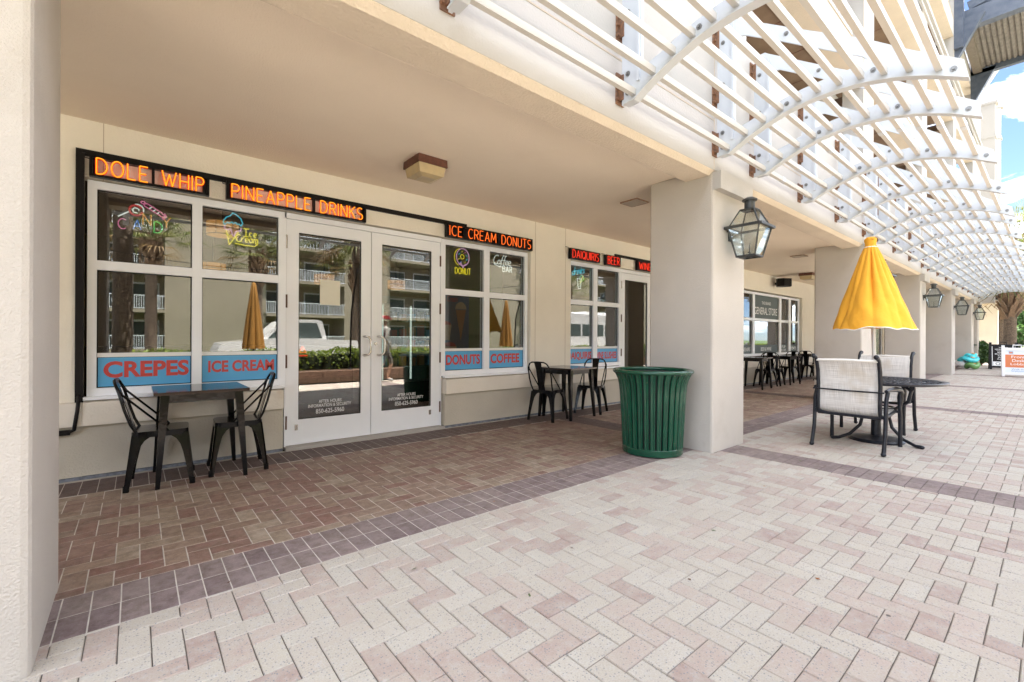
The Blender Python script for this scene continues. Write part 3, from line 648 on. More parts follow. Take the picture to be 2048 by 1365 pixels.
# ------------------------------------------------------------------ lanterns
def make_lantern():
    t = thing('wall_lantern', 'x', 'lantern', (0,0,0), 0, 'glass gas lanterns on the column fronts')
    hb, hr, ht = .115, .19, .085; zb, zr, zt = -.33, .03, .27
    q = [(-1,-1),(1,-1),(1,1),(-1,1)]
    f = MB()
    for (a, c) in q: f.bar((a*hb,c*hb,zb),(a*hr,c*hr,zr),.016,.016); f.bar((a*hr*.97,c*hr*.97,zr+.02),(a*ht,c*ht,zt),.014,.014)
    for i in range(4):
        p, r = q[i], q[(i+1) % 4]
        f.bar((p[0]*hb,p[1]*hb,zb),(r[0]*hb,r[1]*hb,zb),.02,.022); f.bar((p[0]*ht,p[1]*ht,zt),(r[0]*ht,r[1]*ht,zt),.014,.016)
        f.bar((p[0]*.215,p[1]*.215,zr+.012),(r[0]*.215,r[1]*.215,zr+.012),.035,.03); f.bar((p[0]*.08,p[1]*.08,zb-.01),(r[0]*.08,r[1]*.08,zb-.01),.02,.012)
    f.bar((-hb,0,zb),(hb,0,zb),.016,.014); f.bar((0,-hb,zb),(0,hb,zb),.016,.014)
    f.build('frame', M['aged'], t)
    c = MB(); c.lathe([(.062,zt-.01),(.062,zt+.115),(.088,zt+.118),(.09,zt+.135),(.05,zt+.16),(0,zt+.165)], 20); c.box(-ht,ht,-ht,ht,zt,zt+.008); c.build('chimney', M['aged'], t, smooth=40)
    for i in range(4):
        p, r = q[i], q[(i+1) % 4]
        for (h0, z0, h1, z1) in ((hb,zb+.01,hr,zr),(hr,zr+.02,ht,zt)):
            g = MB(); k = .985
            P = [Vector((p[0]*h0*k,p[1]*h0*k,z0)),Vector((r[0]*h0*k,r[1]*h0*k,z0)),Vector((r[0]*h1*k,r[1]*h1*k,z1)),Vector((p[0]*h1*k,p[1]*h1*k,z1))]
            nn = (P[1]-P[0]).cross(P[3]-P[0]).normalized()*.004; Q = [v-nn for v in P]
            g.add(P+Q, [(0,1,2,3),(7,6,5,4),(0,4,5,1),(1,5,6,2),(2,6,7,3),(3,7,4,0)]); g.build('glass_pane', M['lglass'], t)
    bu = MB(); bu.tube([(0,0,zb),(0,0,zb+.14)], .006, 6); bu.tube([(-.035,0,zb+.05),(.035,0,zb+.05)], .008, 6); bu.tube([(0,0,zb+.14),(.02,0,zb+.18)], .004, 6); bu.build('burner', M['aged'], t)
    br = MB(); br.box(-.05,.05,.235,.252,-.10,.06,); br.tube([(0,.24,-.02),(0,.19,.02)], .02, 8); br.bar((-.11,.235,.02),(.11,.235,.02),.012,.02); br.build('wall_bracket', M['aged'], t)
    return t
lt = make_lantern()
LL = ['large glass gas lantern on the column beside the green trash can', 'glass gas lantern partly hidden behind the yellow umbrella', 'glass gas lantern on the first column right of the umbrella', 'glass gas lantern on the second column right of the umbrella', 'farthest small glass gas lantern along the column row']
lt.scale = (.82,.82,.82)
for k in range(5): place(lt, k == 0, (CX0+k*PITCH+.375, 2.08, 2.335), 0, LL[k])

# ------------------------------------------------------------------ ceiling fittings
def ceil_lamp(x, y, label):
    t = thing('ceiling_light', label, 'light', (x,y,CZ), 0, 'square amber ceiling lights under the walkway')
    b = MB(); b.prism([(-.16,0),(.16,0),(.165,-.075),(-.165,-.075)], 'y', -.165, .165); b.build('housing', M['lampbase'], t)
    l = MB(); h0, h1 = .15, .135
    l.add([(-h0,-h0,-.075),(h0,-h0,-.075),(h0,h0,-.075),(-h0,h0,-.075),(-h1,-h1,-.165),(h1,-h1,-.165),(h1,h1,-.165),(-h1,h1,-.165),(-.08,-.08,-.185),(.08,-.08,-.185),(.08,.08,-.185),(-.08,.08,-.185)],
          [(0,1,5,4),(1,2,6,5),(2,3,7,6),(3,0,4,7),(4,5,9,8),(5,6,10,9),(6,7,11,10),(7,4,8,11),(11,10,9,8)][:9]); l.build('lens', M['amber'], t)
ceil_lamp(2.27, 4.13, 'brown ceiling light with yellowed lens above the double doors')
ceil_lamp(14.05, 4.33, 'brown ceiling light half hidden by the second column')
for x, y, lb in ((5.05,3.56,'rust edged square access panel in the ceiling beside the first column'),(11.0,3.55,'small pale access panel in the ceiling of the second bay')):
    t = thing('access_panel', lb, 'panel', (x,y,CZ)); MB().box(-.125,.125,-.125,.125,-.012,0).build('plate', M['panel'], t)
    b = MB()
    for q in ((-.13,.13,-.135,-.125),(-.13,.13,.125,.135),(-.135,-.125,-.125,.125),(.125,.135,-.125,.125)): b.box(*q,-.014,0)
    b.build('rusty_edge', pm('rust_edge', (.25,.08,.02), .9, c2=(.5,.4,.3), vscale=40), t)
def speaker(loc, rz, label):
    t = thing('speaker', label, 'speaker', loc, rz, 'black outdoor speakers')
    b = MB(); b.prism([(-.22,0),(-.13,-.14),(.13,-.14),(.22,0),(.10,.16),(-.10,.16)], 'z', -.11, .11); b.build('cabinet', M['black'], t); 
    b = MB(); b.prism([(-.12,-.142),(.12,-.142),(.12,-.152),(-.12,-.152)], 'z', -.09, .09); b.build('grille', M['conduit'], t)
    MB().box(-.03,.03,.15,.28,-.03,.03).build('mount', M['black'], t)
speaker((14.0,4.9,2.78), R(-25), 'black wall speaker above the general store window'); speaker((33.4,1.75,3.35), R(-80), 'small black speaker on the far wing beside the palm')

# ------------------------------------------------------------------ cable conduit
t = thing('cable_conduit', 'black cable channel running up and across above the left window', 'conduit')
MB().box(-.385,-.333,WY-.028,WY,.64,2.735).build('upright_channel', M['conduit'], t); MB().box(-.333,3.46,WY-.028,WY,2.685,2.735).build('cross_channel', M['conduit'], t)
MB().tube([(-.36,WY-.02,.70),(-.36,WY-.072,.655),(-.365,WY-.075,.58),(-.375,WY-.075,.50),(-.385,WY-.06,.425),(-.42,WY-.04,.405)], .013, 8).build('cable', M['conduit'], t, smooth=60)
MB().box(-.52,-.41,WY-.05,WY-.01,.385,.425).build('lower_channel', M['conduit'], t)
t = thing('cable_conduit', 'short black cable channel above the BEER sign', 'conduit'); MB().box(6.71,8.3,WY-.026,WY,2.685,2.73).build('channel', M['conduit'], t)

# ------------------------------------------------------------------ neon signs
def arc(cx, cy, rx, ry, a0, a1, n=10): return [(cx+rx*math.cos(R(a0+(a1-a0)*i/n)), cy+ry*math.sin(R(a0+(a1-a0)*i/n))) for i in range(n+1)]
G = {'D': (.62, [[(0,0),(0,1),(.2,1)]+arc(.2,.5,.42,.5,90,-90,12)[1:]+[(0,0)]]), 'O': (.72, [arc(.36,.5,.36,.5,0,360,20)]), 'L': (.5, [[(0,1),(0,0),(.5,0)]]),
     'E': (.52, [[(.52,1),(0,1),(0,0),(.52,0)],[(0,.5),(.42,.5)]]), 'W': (.95, [[(0,1),(.26,0),(.475,.8),(.69,0),(.95,1)]]), 'H': (.6, [[(0,0),(0,1)],[(.6,0),(.6,1)],[(0,.5),(.6,.5)]]),
     'I': (.02, [[(0,0),(0,1)]]), 'P': (.55, [[(0,0),(0,1),(.3,1)]+arc(.3,.74,.25,.26,90,-90,8)[1:]+[(0,.48)]]), 'N': (.6, [[(0,0),(0,1),(.6,0),(.6,1)]]), 'A': (.66, [[(0,0),(.33,1),(.66,0)],[(.12,.34),(.54,.34)]]),
     'R': (.56, [[(0,0),(0,1),(.3,1)]+arc(.3,.74,.25,.26,90,-90,8)[1:]+[(0,.48)],[(.28,.48),(.56,0)]]), 'K': (.56, [[(0,0),(0,1)],[(.55,1),(0,.45)],[(.18,.6),(.56,0)]]),
     'S': (.54, [arc(.27,.74,.26,.26,40,270,10)+arc(.27,.25,.27,.25,90,-140,10)[1:]]), 'C': (.62, [arc(.36,.5,.36,.5,50,310,14)]), 'M': (.78, [[(0,0),(.06,1),(.39,.25),(.72,1),(.78,0)]]),
     'U': (.6, [[(0,1),(0,.3)]+arc(.3,.3,.3,.3,180,360,10)+[(.6,1)]]), 'T': (.58, [[(0,1),(.58,1)],[(.29,1),(.29,0)]]), 'Q': (.72, [arc(.36,.5,.36,.5,0,360,20),[(.42,.25),(.74,-.05)]]),
     'B': (.56, [[(0,0),(0,1),(.28,1)]+arc(.28,.76,.24,.24,90,-90,8)[1:]+[(0,.52)],[(.28,.52)]+arc(.28,.26,.28,.26,90,-90,8)[1:]+[(0,0)]]), 'Y': (.62, [[(0,1),(.31,.48),(.62,1)],[(.31,.48),(.31,0)]]),
     'c': (.4, [arc(.22,.25,.2,.25,45,315,10)]), 'e': (.42, [[(.03,.24),(.40,.28)]+arc(.22,.25,.2,.25,10,320,12)]), 'r': (.34, [[(.02,0),(.05,.5)],[(.04,.3),(.16,.47),(.34,.48)]]), 'a': (.44, [arc(.2,.24,.2,.24,20,340,12),[(.40,.5),(.38,.1),(.46,.02)]]),
     'm': (.66, [[(0,0),(.03,.5)],[(.03,.35)]+arc(.16,.34,.12,.15,160,0,6)+[(.28,0)],[(.29,.35)]+arc(.42,.34,.12,.15,160,0,6)+[(.55,.05),(.62,.02)]]), 'o': (.42, [arc(.2,.24,.2,.24,0,360,14)]),
     'f': (.36, [[(.42,.95),(.30,1.02),(.22,.85),(.14,.2),(.08,-.22),(-.03,-.3)],[(0,.48),(.36,.5)]]), 'd': (.46, [arc(.2,.24,.2,.24,20,340,12),[(.44,1),(.40,.1),(.48,.02)]]), 'i': (.14, [[(.04,.48),(.05,.08),(.14,.02)],[(.06,.68),(.07,.7)]]),
     'n': (.44, [[(0,0),(.03,.5)],[(.03,.33)]+arc(.19,.32,.15,.17,160,0,6)+[(.35,.08),(.43,.02)]]), 'k': (.42, [[(0,0),(.05,1)],[(.34,.5),(.04,.24),(.36,.02)]]), 's': (.34, [[(.30,.46),(.14,.5),(.06,.38),(.26,.18),(.2,.02),(.02,.04)]])}
def runs(pts):
    out_, cur = [], [pts[0]]
    for i in range(1, len(pts)):
        cur.append(pts[i])
        if i < len(pts)-1:
            a = Vector(pts[i])-Vector(pts[i-1]); b = Vector(pts[i+1])-Vector(pts[i])
            if a.length > 1e-9 and b.length > 1e-9 and a.angle(b) > .7: out_.append(cur); cur = [pts[i]]
    return out_+[cur]
def widths(s, gap): return [(.42 if ch == ' ' else G[ch][0])+gap for ch in s]
def letters(parent, s, x0, x1, z0, h, y, r, mat, back=None, gap=.26, slant=0, rot=0, bw=2.4, names='letter'):
    wd = widths(s, gap); tot = sum(wd)-gap; sx = (x1-x0)/tot; x = 0
    for ch, w_ in zip(s, wd):
        if ch != ' ':
            ms = [mat]; b = MB()
            for st_ in G[ch][1]:
                pts = [(x0+(x+p[0]+slant*p[1])*sx, y, z0+p[1]*h+rot*(x+p[0])*sx) for p in st_]
                for q in runs(pts):
                    b.tube(q, r, 6)
                    if back: b.tube([(p[0], y+r*1.9, p[2]) for p in q], r*bw, 6, m=1)
            b.build(names, [mat, back] if back else [mat], parent, smooth=60)
        x += w_
def neon_sign(text, x0, x1, mat, label, back='redback', zb=2.512, zt=2.69, y=5.085, words=1, r=.0050, bw=1.8):
    t = thing('neon_sign', label, 'neon sign', ((x0+x1)/2, y, zb), 0, 'red lettered neon signs above the shopfront')
    ox, oz = (x0+x1)/2, zb
    f = MB(); f.box(x0-ox,x1-ox,.0,.055,0,.022); f.box(x0-ox,x1-ox,.0,.055,zt-oz-.022,zt-oz); f.box(x0-ox,x0-ox+.02,0,.055,.022,zt-oz-.022); f.box(x1-ox-.02,x1-ox,0,.055,.022,zt-oz-.022)
    f.box(x0-ox+.02,x0-ox+.05,.03,.05,.022,zt-oz-.022); f.box(x1-ox-.05,x1-ox-.02,.03,.05,.022,zt-oz-.022)
    wd = widths(text, .26); 
    f.build('frame', M['black'], t)
    letters(t, text, x0-ox+.045, x1-ox-.045, .024, zt-oz-.048, -.004, r, NEON[mat], NEON[back] if back else None, bw=bw)
    tot = sum(wd)-.26; x = 0; sx = (x1-x0-.09)/tot
    for ch, w_ in zip(text, wd):
        if ch == ' ': MB().box(x0-ox+.045+(x+.0)*sx, x0-ox+.045+(x+.0)*sx+.02, .0, .05, .022, zt-oz-.022).build('divider', M['black'], t)
        x += w_
    if not back: MB().box(x0-ox+.05,x1-ox-.05,.046,.05,.022,zt-oz-.022).build('back_plate', M['black'], t)
    # mounting stand-offs to the wall
    s_ = MB(); s_.tube([(x0-ox+.1,.05,.09),(x0-ox+.1,WY-y+.002,.09)], .006, 6); s_.tube([(x1-ox-.1,.05,.09),(x1-ox-.1,WY-y+.002,.09)], .006, 6); s_.build('stand_off', M['black'], t)
    c_ = MB(); c_.tube([(x0-ox-.06,WY-y-.01,zt-oz+.02),(x0-ox-.02,.02,zt-oz+.005),(x0-ox-.03,.02,zt-oz-.03),(x0-ox+.005,.02,zt-oz-.035)], .004, 6); c_.build('cable', M['black'], t)
    return t
neon_sign('DOLE WHIP', -.302, .525, 'orange', 'glowing orange neon sign reading DOLE WHIP above the left window')
neon_sign('PINEAPPLE DRINKS', .661, 2.035, 'orange', 'glowing orange neon sign reading PINEAPPLE DRINKS above the double doors')
neon_sign('ICE CREAM DONUTS', 3.113, 4.628, 'orange2', back=None, label= 'red orange neon sign reading ICE CREAM DONUTS above the right window', r=.0052)
neon_sign('DAIQUIRIS', 5.47, 6.22, 'red', 'red neon sign reading DAIQUIRIS', back=None, zb=2.50, zt=2.675, r=.0052, bw=1.1); neon_sign('BEER', 6.384, 6.801, 'red', 'small red neon sign reading BEER', back=None, zb=2.495, zt=2.675, r=.0052, bw=1.1); neon_sign('WINE', 7.326, 7.80, 'red', 'red neon sign starting WIN cut off by the column', back=None, zb=2.495, zt=2.675, r=.0052, bw=1.1)
NY = 5.305
def wsign(name_label): return thing('window_neon', name_label, 'neon sign', (0,0,0), 0, 'coloured neon signs hanging inside the windows')
def stroke(t, pts, mat, r=.0055, name='tube', closed=False):
    b = MB()
    for q in runs([(p[0], NY, p[1]) for p in (list(pts)+[pts[0]] if closed else pts)]): b.tube(q, r, 6)
    b.build(name, NEON[mat], t, smooth=60)
t = wsign('multicolour neon CANDY sign with lollipop and wrapped sweet in the left window')
for ch, x, z, s, rot, mt in (('C',-.125,2.145,.09,0,'pink'),('A',-.022,2.155,.085,0,'blue'),('N',.045,2.205,.10,0,'amber'),('D',.125,2.145,.10,0,'green'),('Y',.185,2.20,.10,0,'amber')):
    letters(t, ch, x, x+G[ch][0]*s*.95, z, s, NY, .0048, NEON[mt])
stroke(t, [(-.127,2.25),(-.055,2.305)], 'white'); stroke(t, arc(-.005,2.325,.045,.045,30,350,16), 'crimson', .008); stroke(t, arc(-.005,2.325,.022,.022,0,300,10), 'white'); stroke(t, arc(.005,2.335,.045,.045,-20,110,8), 'white')
cs = [(.05,2.395),(.075,2.40),(.18,2.335),(.205,2.30),(.175,2.30),(.155,2.315),(.055,2.375)]; stroke(t, cs, 'pink', closed=True)
stroke(t, arc(.045,2.405,.016,.012,0,360,8), 'pink'); stroke(t, [(.18,2.30),(.19,2.275),(.215,2.305),(.20,2.33)], 'pink')
for i in range(3): stroke(t, [(.085+.028*i,2.355-.018*i),(.105+.028*i,2.372-.018*i)], 'white')
MB().tube([(.06,NY+.004,2.40),(.06,NY+.004,2.44)], .001, 4).build('hanging_wire', M['black'], t)
t = wsign('neon ice cream cone sign with yellow Ice Cream script')
stroke(t, [(.67,2.31),(.665,2.345),(.69,2.385),(.725,2.405),(.745,2.437),(.775,2.425),(.815,2.39),(.832,2.345),(.818,2.315),(.80,2.335),(.785,2.325),(.772,2.345),(.75,2.33),(.735,2.345),(.715,2.325),(.70,2.34),(.685,2.315)], 'cyan', closed=True)
stroke(t, [(.68,2.305),(.672,2.275),(.70,2.26),(.72,2.275),(.735,2.25),(.745,2.21),(.76,2.205),(.768,2.25),(.79,2.262),(.815,2.265),(.82,2.30)], 'lilac'); stroke(t, [(.69,2.26),(.716,2.112),(.795,2.25)], 'yellow'); stroke(t, [(.70,2.215),(.755,2.185)], 'yellow', .004); stroke(t, [(.705,2.16),(.735,2.22)], 'yellow', .004)
letters(t, 'I', .862, .863, 2.215, .075, NY, .0055, NEON['yellow']); stroke(t, [(.84,2.292),(.89,2.296)], 'yellow'); stroke(t, [(.838,2.214),(.885,2.218)], 'yellow'); letters(t, 'ce', .89, .955, 2.217, .085, NY, .0055, NEON['yellow'], slant=.1); letters(t, 'C', .775, .815, 2.155, .072, NY, .0055, NEON['yellow']); letters(t, 'ream', .82, .975, 2.158, .085, NY, .0055, NEON['yellow'], slant=.1, gap=.12); stroke(t, [(.765,2.135),(.85,2.125),(.94,2.125),(.97,2.15),(.945,2.155)], 'yellow')
t = wsign('neon donut sign with yellow DONUT lettering')
stroke(t, arc(3.51,2.315,.105,.12,0,360,24), 'lilac', closed=True); stroke(t, arc(3.50,2.32,.03,.032,0,360,10), 'yellow', closed=True); stroke(t, arc(3.47,2.31,.10,.12,100,250,10), 'yellow'); stroke(t, [(3.45,2.215),(3.475,2.235),(3.495,2.21),(3.515,2.165),(3.53,2.205),(3.56,2.225)], 'lilac')
for i, (a, mt) in enumerate(((20,'cyan'),(60,'pink'),(100,'yellow'),(150,'cyan'),(200,'yellow'),(240,'blue'),(300,'yellow'),(340,'cyan'))):
    c_ = (3.51+.07*math.cos(R(a)), 2.315+.08*math.sin(R(a))); stroke(t, [(c_[0]-.01,c_[1]-.008),(c_[0]+.01,c_[1]+.008)], mt, .005)
letters(t, 'DONUT', 3.385, 3.64, 2.08, .085, NY, .0062, NEON['yellow'])
t = wsign('white neon Coffee BAR script sign')
letters(t, 'C', 4.04, 4.12, 2.29, .13, NY, .0048, NEON['white'], slant=.25); letters(t, 'offee', 4.12, 4.37, 2.285, .14, NY, .0048, NEON['white'], slant=.25, gap=.05); letters(t, 'BAR', 4.225, 4.40, 2.185, .09, NY, .0062, NEON['white'], gap=.3); stroke(t, [(4.06,2.285),(4.15,2.255),(4.20,2.255)], 'white')
t = wsign('neon drinks sign with white glass and green straw')
letters(t, 'drinks', 5.74, 6.06, 2.27, .15, NY, .007, NEON['cyan'], slant=.2, gap=.08, rot=.2); stroke(t, [(5.87,2.225),(5.90,2.055),(5.96,2.055),(5.98,2.225)], 'white', closed=True); stroke(t, arc(5.99,2.24,.05,.05,0,360,12), 'green'); stroke(t, [(5.95,2.15),(6.02,2.29)], 'yellow')
for z in (2.09,2.13,2.17): stroke(t, [(5.905,z),(5.965,z+.02)], 'white')
t = thing('window_neon', 'tiny red neon PIZZA sign low behind the left door', 'neon sign', (0,0,0), 0, 'coloured neon signs hanging inside the windows')
stroke(t, [(1.37,1.02),(1.41,1.09),(1.45,1.02)], 'red', closed=True); stroke(t, [(1.385,1.03),(1.41,1.065),(1.435,1.03)], 'amber'); stroke(t, [(1.36,.985),(1.46,.985)], 'red', .008)

# ------------------------------------------------------------------ interior furnishings
def drum(x, y, z, label):
    t = thing('drum_lamp', label, 'lamp', (x,y,z), 0, 'amber drum lamps inside the shop')
    MB().lathe([(.19,-.09),(.19,.09)], 24).build('shade', emis('amber_shade', (1,.42,.05), .55), t, smooth=40)
    b = MB()
    for zz_ in (-.09,0,.09): b.tube([(.195*math.cos(a*math.pi/10), .195*math.sin(a*math.pi/10), zz_) for a in range(20)], .006, 5, closed=True)
    for a in range(6): b.tube([(.195*math.cos(a*1.047), .195*math.sin(a*1.047), -.09),(.195*math.cos(a*1.047), .195*math.sin(a*1.047), .09)], .005, 5)
    b.build('band', M['black'], t); MB().tube([(0,0,.09),(0,0,2.93-z)], .012, 6).build('stem', M['black'], t)
drum(.92, 7.4, 2.68, 'amber drum lamp seen through the left window behind the cone sign'); drum(1.0, 9.2, 2.35, 'amber drum lamp deep inside, seen low in the left window'); drum(2.9, 9.4, 2.35, 'amber drum lamp deep inside, seen through the left door'); drum(4.4, 9.3, 2.35, 'amber drum lamp deep inside, seen through the right window')
t = thing('display_freezer', 'tall glass display freezer with bright strip lights behind the right door', 'freezer', (3.55,7.1,0))
MB().box(-.5,.5,.2,.6,0,1.9).build('cabinet', M['slate'], t); MB().box(-.55,.55,-.2,.25,0,.45).build('base', M['black'], t); MB().box(-.55,.55,-.21,-.2,.45,1.75).build('glass_front', M['lglass'], t)
for x in (-.5,.0,.5): MB().box(x-.012,x+.012,-.18,-.16,.5,1.72).build('strip_light', emis('strip', (.85,1,.95), 1.3), t)
for z in (.7,.95,1.2,1.45): MB().box(-.5,.5,-.1,.19,z,z+.012).build('shelf', M['steel'], t)
for i in range(24):
    x, z = -.45+(i % 6)*.17, .712+.25*(i//6); MB().box(x,x+.09,-.05,.05,z,z+random.uniform(.1,.2)).build('package', random.choice([M['red'],M['cream'],M['blue'],M['yellow'],M['cone']]), t)
t = thing('ice_cream_poster', 'blue poster of cones and cups behind the donut window', 'poster', (4.0,6.28,0))
MB().box(-.32,.28,0,.012,.5,1.95).build('sheet', M['poster'], t)
for (x, z, r_) in ((-.10,1.0,.14),(-.18,1.35,.12)):
    b = MB(); b.prism([(x-r_,z+.05),(x-r_*.7,z-.2),(x+r_*.7,z-.2),(x+r_,z+.05)], 'y', -.004, -.001); b.build('printed_cup', M['cream'], t); b = MB(); b.prism(arc(x,z+.05,r_*.9,r_*.5,0,180,8), 'y', -.006, -.003); b.build('printed_scoop', M['cherry'], t)
b = MB(); b.prism([(.02,1.65),(.12,1.15),(.22,1.65)], 'y', -.004, -.001); b.build('printed_cone', M['cone'], t); b = MB(); b.prism(arc(.12,1.66,.11,.12,0,180,8), 'y', -.004, -.001); b.build('printed_scoop', M['cream'], t)
inst('poster_lettering', text_mesh('Ice Cream', M['cherry'], .3, .09, .01, .0004), t, (-.1,-.004,1.82), (R(90),0,0))
t = thing('shop_counter', 'dark wooden counter deep inside the shop', 'counter', (1.2,8.6,0)); MB().box(-2.5,2.0,0,.6,0,1.0).build('body', M['blackwood'], t); MB().box(-2.55,2.05,-.05,.65,1.0,1.04).build('top', M['conduit'], t)

# ------------------------------------------------------------------ trash can
t = thing('trash_can', 'green slatted steel trash can with flared rim and chipped paint', 'trash can', (4.19,2.72,0))
sl = MB(); prof = [(.292,.05),(.297,.15),(.305,.32),(.315,.5),(.324,.64),(.332,.71),(.345,.765),(.365,.81),(.385,.838)]
cs = [(-.0235,0),(-.020,.011),(-.012,.013),(-.006,.008),(0,.006),(.006,.008),(.012,.013),(.020,.011),(.0235,0)]
vs_ = [(r_+c_[1], c_[0]*(r_/.30), z) for (r_, z) in prof for c_ in cs]; n_ = len(cs)
sl.add(vs_, [(i*n_+j, i*n_+j+1, (i+1)*n_+j+1, (i+1)*n_+j) for i in range(len(prof)-1) for j in range(n_-1)])
sl_me = sl.mesh('slat', M['green'], 50)
for i in range(32): inst('slat', sl_me, t, (0,0,0), (0,0,2*math.pi*i/32))
MB().tube([(0.388*math.cos(a*math.pi/24), 0.388*math.sin(a*math.pi/24), .852) for a in range(48)], .022, 10, closed=True).build('rim', M['green'], t, smooth=60)
MB().lathe([(.285,.012),(.306,.012),(.308,.02),(.308,.075),(.303,.08),(.285,.08)], 48).build('base_band', M['green'], t, smooth=40)
MB().lathe([(.27,.03),(.285,.3),(.30,.7),(.33,.84),(.325,.84),(.28,.3),(.262,.05),(0,.05)], 32).build('liner', M['liner'], t, smooth=40)

# ------------------------------------------------------------------ cafe tables and chairs
def make_chair():
    t = thing('cafe_chair', 'x', 'chair', (0,0,0), 0, 'black metal cafe chairs under the walkway')
    # faces +X, origin under the seat centre
    s = .178; zs = .445
    b = MB(); k = 10; pts = []
    for (cx2, cy2, a0) in ((s-.05,s-.05,0),(-(s-.05),s-.05,90),(-(s-.05),-(s-.05),180),(s-.05,-(s-.05),270)): pts += arc(cx2,cy2,.05,.05,a0,a0+90,4)
    b.prism(pts, 'z', zs-.006, zs); b.prism([(x*1.02,y*1.02) for x, y in pts], 'z', zs-.045, zs-.006); b.build('seat', M['blackmetal'], t, smooth=30)
    lg = MB(); pl = [(0,.42),(.165,.42),(.12,.405),(.085,.375),(.062,.33),(.05,.26),(.040,.15),(.033,.0),(0,0)]
    def mp(sv, z, d, th, side):
        # corner at (s,s); outward splay
        o_ = (1-z/.42)*.045; x, y = s+o_, s+o_
        return (x-sv, y-th, z) if side == 0 else (x-th, y-sv, z)
    for side in (0,1):
        for th in (0,):
            vs_ = [mp(sv, z, 0, 0, side) for sv, z in pl]+[mp(sv, z, 0, .014, side) for sv, z in pl]; n_ = len(pl)
            fs = [tuple(range(n_)), tuple(range(2*n_-1, n_-1, -1))]+[(i, i+n_, (i+1) % n_+n_, (i+1) % n_) for i in range(n_)]
            lg.add(vs_, fs)
    o0 = .045; lg.tube([(s+o0-.016,s+o0-.016,0),(s+o0-.017,s+o0-.017,.05)], .02, 8)
    lm = lg.mesh('leg', M['blackmetal'])
    for i in range(4): inst('leg', lm, t, (0,0,0), (0,0,i*math.pi/2))
    b = MB(); fr = [(-s+.03,-s+.012,zs-.01),(-s-.005,-s+.002,zs+.06),(-s-.04,-s-.008,.62),(-s-.075,-s-.004,.76)]
    top = [(-s-.10,-s+.035,.825),(-s-.108,-s+.075,.845),(-s-.11,0,.85)]
    half = fr+top; full = half+[(x,-y,z) for x, y, z in reversed(half[:-1])]
    b.tube(full, .0105, 8); b.tube([(.05,-s+.004,zs-.01),(.035,-s+.002,zs+.012),(-s-.06,-s+.004,.745),(-s-.092,-s+.02,.81)], .0085, 6); b.tube([(.05,s-.004,zs-.01),(.035,s-.002,zs+.012),(-s-.06,s-.004,.745),(-s-.092,s-.02,.81)], .0085, 6); b.build('back_frame', M['blackmetal'], t, smooth=60)
    b = MB()
    for (a, c) in zip([(-s+.012,.055,zs),(-s-.03,.05,.6),(-s-.075,.048,.75)], [(-s-.03,.05,.6),(-s-.075,.048,.75),(-s-.108,.06,.848)]):
        b.add([(a[0],-a[1],a[2]),(a[0],a[1],a[2]),(c[0],c[1],c[2]),(c[0],-c[1],c[2]),(a[0]-.006,-a[1],a[2]),(a[0]-.006,a[1],a[2]),(c[0]-.006,c[1],c[2]),(c[0]-.006,-c[1],c[2])], [(0,1,2,3),(7,6,5,4),(0,4,5,1),(1,5,6,2),(2,6,7,3),(3,7,4,0)])
    b.build('back_slat', M['blackmetal'], t)
    return t
def make_table():
    t = thing('cafe_table', 'x', 'table', (0,0,0), 0, 'small square black cafe tables under the walkway')
    h = .325
    MB().box(-h,h,-h,h,.728,.752).build('table_top', M['blackwood'], t)
    b = MB(); q = .255
    for sx_ in (-1,1): b.box(sx_*q-.012,sx_*q+.012,-q,q,.66,.728); b.box(-q+.0125,q-.0125,sx_*q-.012,sx_*q+.012,.66,.728)
    b.build('apron', M['blackmetal'], t)
    l = MB(); a, c = .04, .021; p, f_ = .262, .305
    l.add([(f_-c,f_-c,.0),(f_+c*.4,f_-c,.0),(f_+c*.4,f_+c*.4,.0),(f_-c,f_+c*.4,.0),(p-a,p-a,.727),(p+a*.5,p-a,.727),(p+a*.5,p+a*.5,.727),(p-a,p+a*.5,.727)], [(0,3,2,1),(4,5,6,7),(0,1,5,4),(1,2,6,5),(2,3,7,6),(3,0,4,7)])
    lm = l.mesh('leg', M['blackmetal'])
    for i in range(4): inst('leg', lm, t, (0,0,0), (0,0,i*math.pi/2))
    return t
tb = make_table()
TL = [((.43,4.76),0,'black cafe table under the CREPES window'),((5.07,4.78),R(6),'black cafe table between the donut window and the green trash can'),((11.55,4.70),R(3),'black cafe table partly hidden behind the first column'),((13.35,4.68),R(-3),'black cafe table under the general store lettering'),((15.95,4.72),0,'farthest black cafe table beside the second column')]
for i, (p, rz, lb) in enumerate(TL): place(tb, i == 0, (*p,0), rz, lb)
ch = make_chair()
CL = [((.165,4.71),R(-4),'black metal chair left of the CREPES table'),((.715,4.77),R(176),'black metal chair right of the CREPES table'),
      ((4.66,4.77),R(14),'black metal chair left of the table by the donut window'),((5.66,4.80),R(205),'black metal chair between the daiquiri window and the trash can'),
      ((12.2,4.68),R(183),'black metal chair nearest the first column by the general store'),((12.72,4.68),R(6),'black metal chair left of the table under the store lettering'),((13.98,4.75),R(176),'black metal chair right of the table under the store lettering'),((15.3,4.7),R(4),'black metal chair left of the farthest cafe table'),((16.6,4.75),R(178),'black metal chair right of the farthest cafe table')]
for i, (p, rz, lb) in enumerate(CL): place(ch, i == 0, (*p,0), rz, lb)

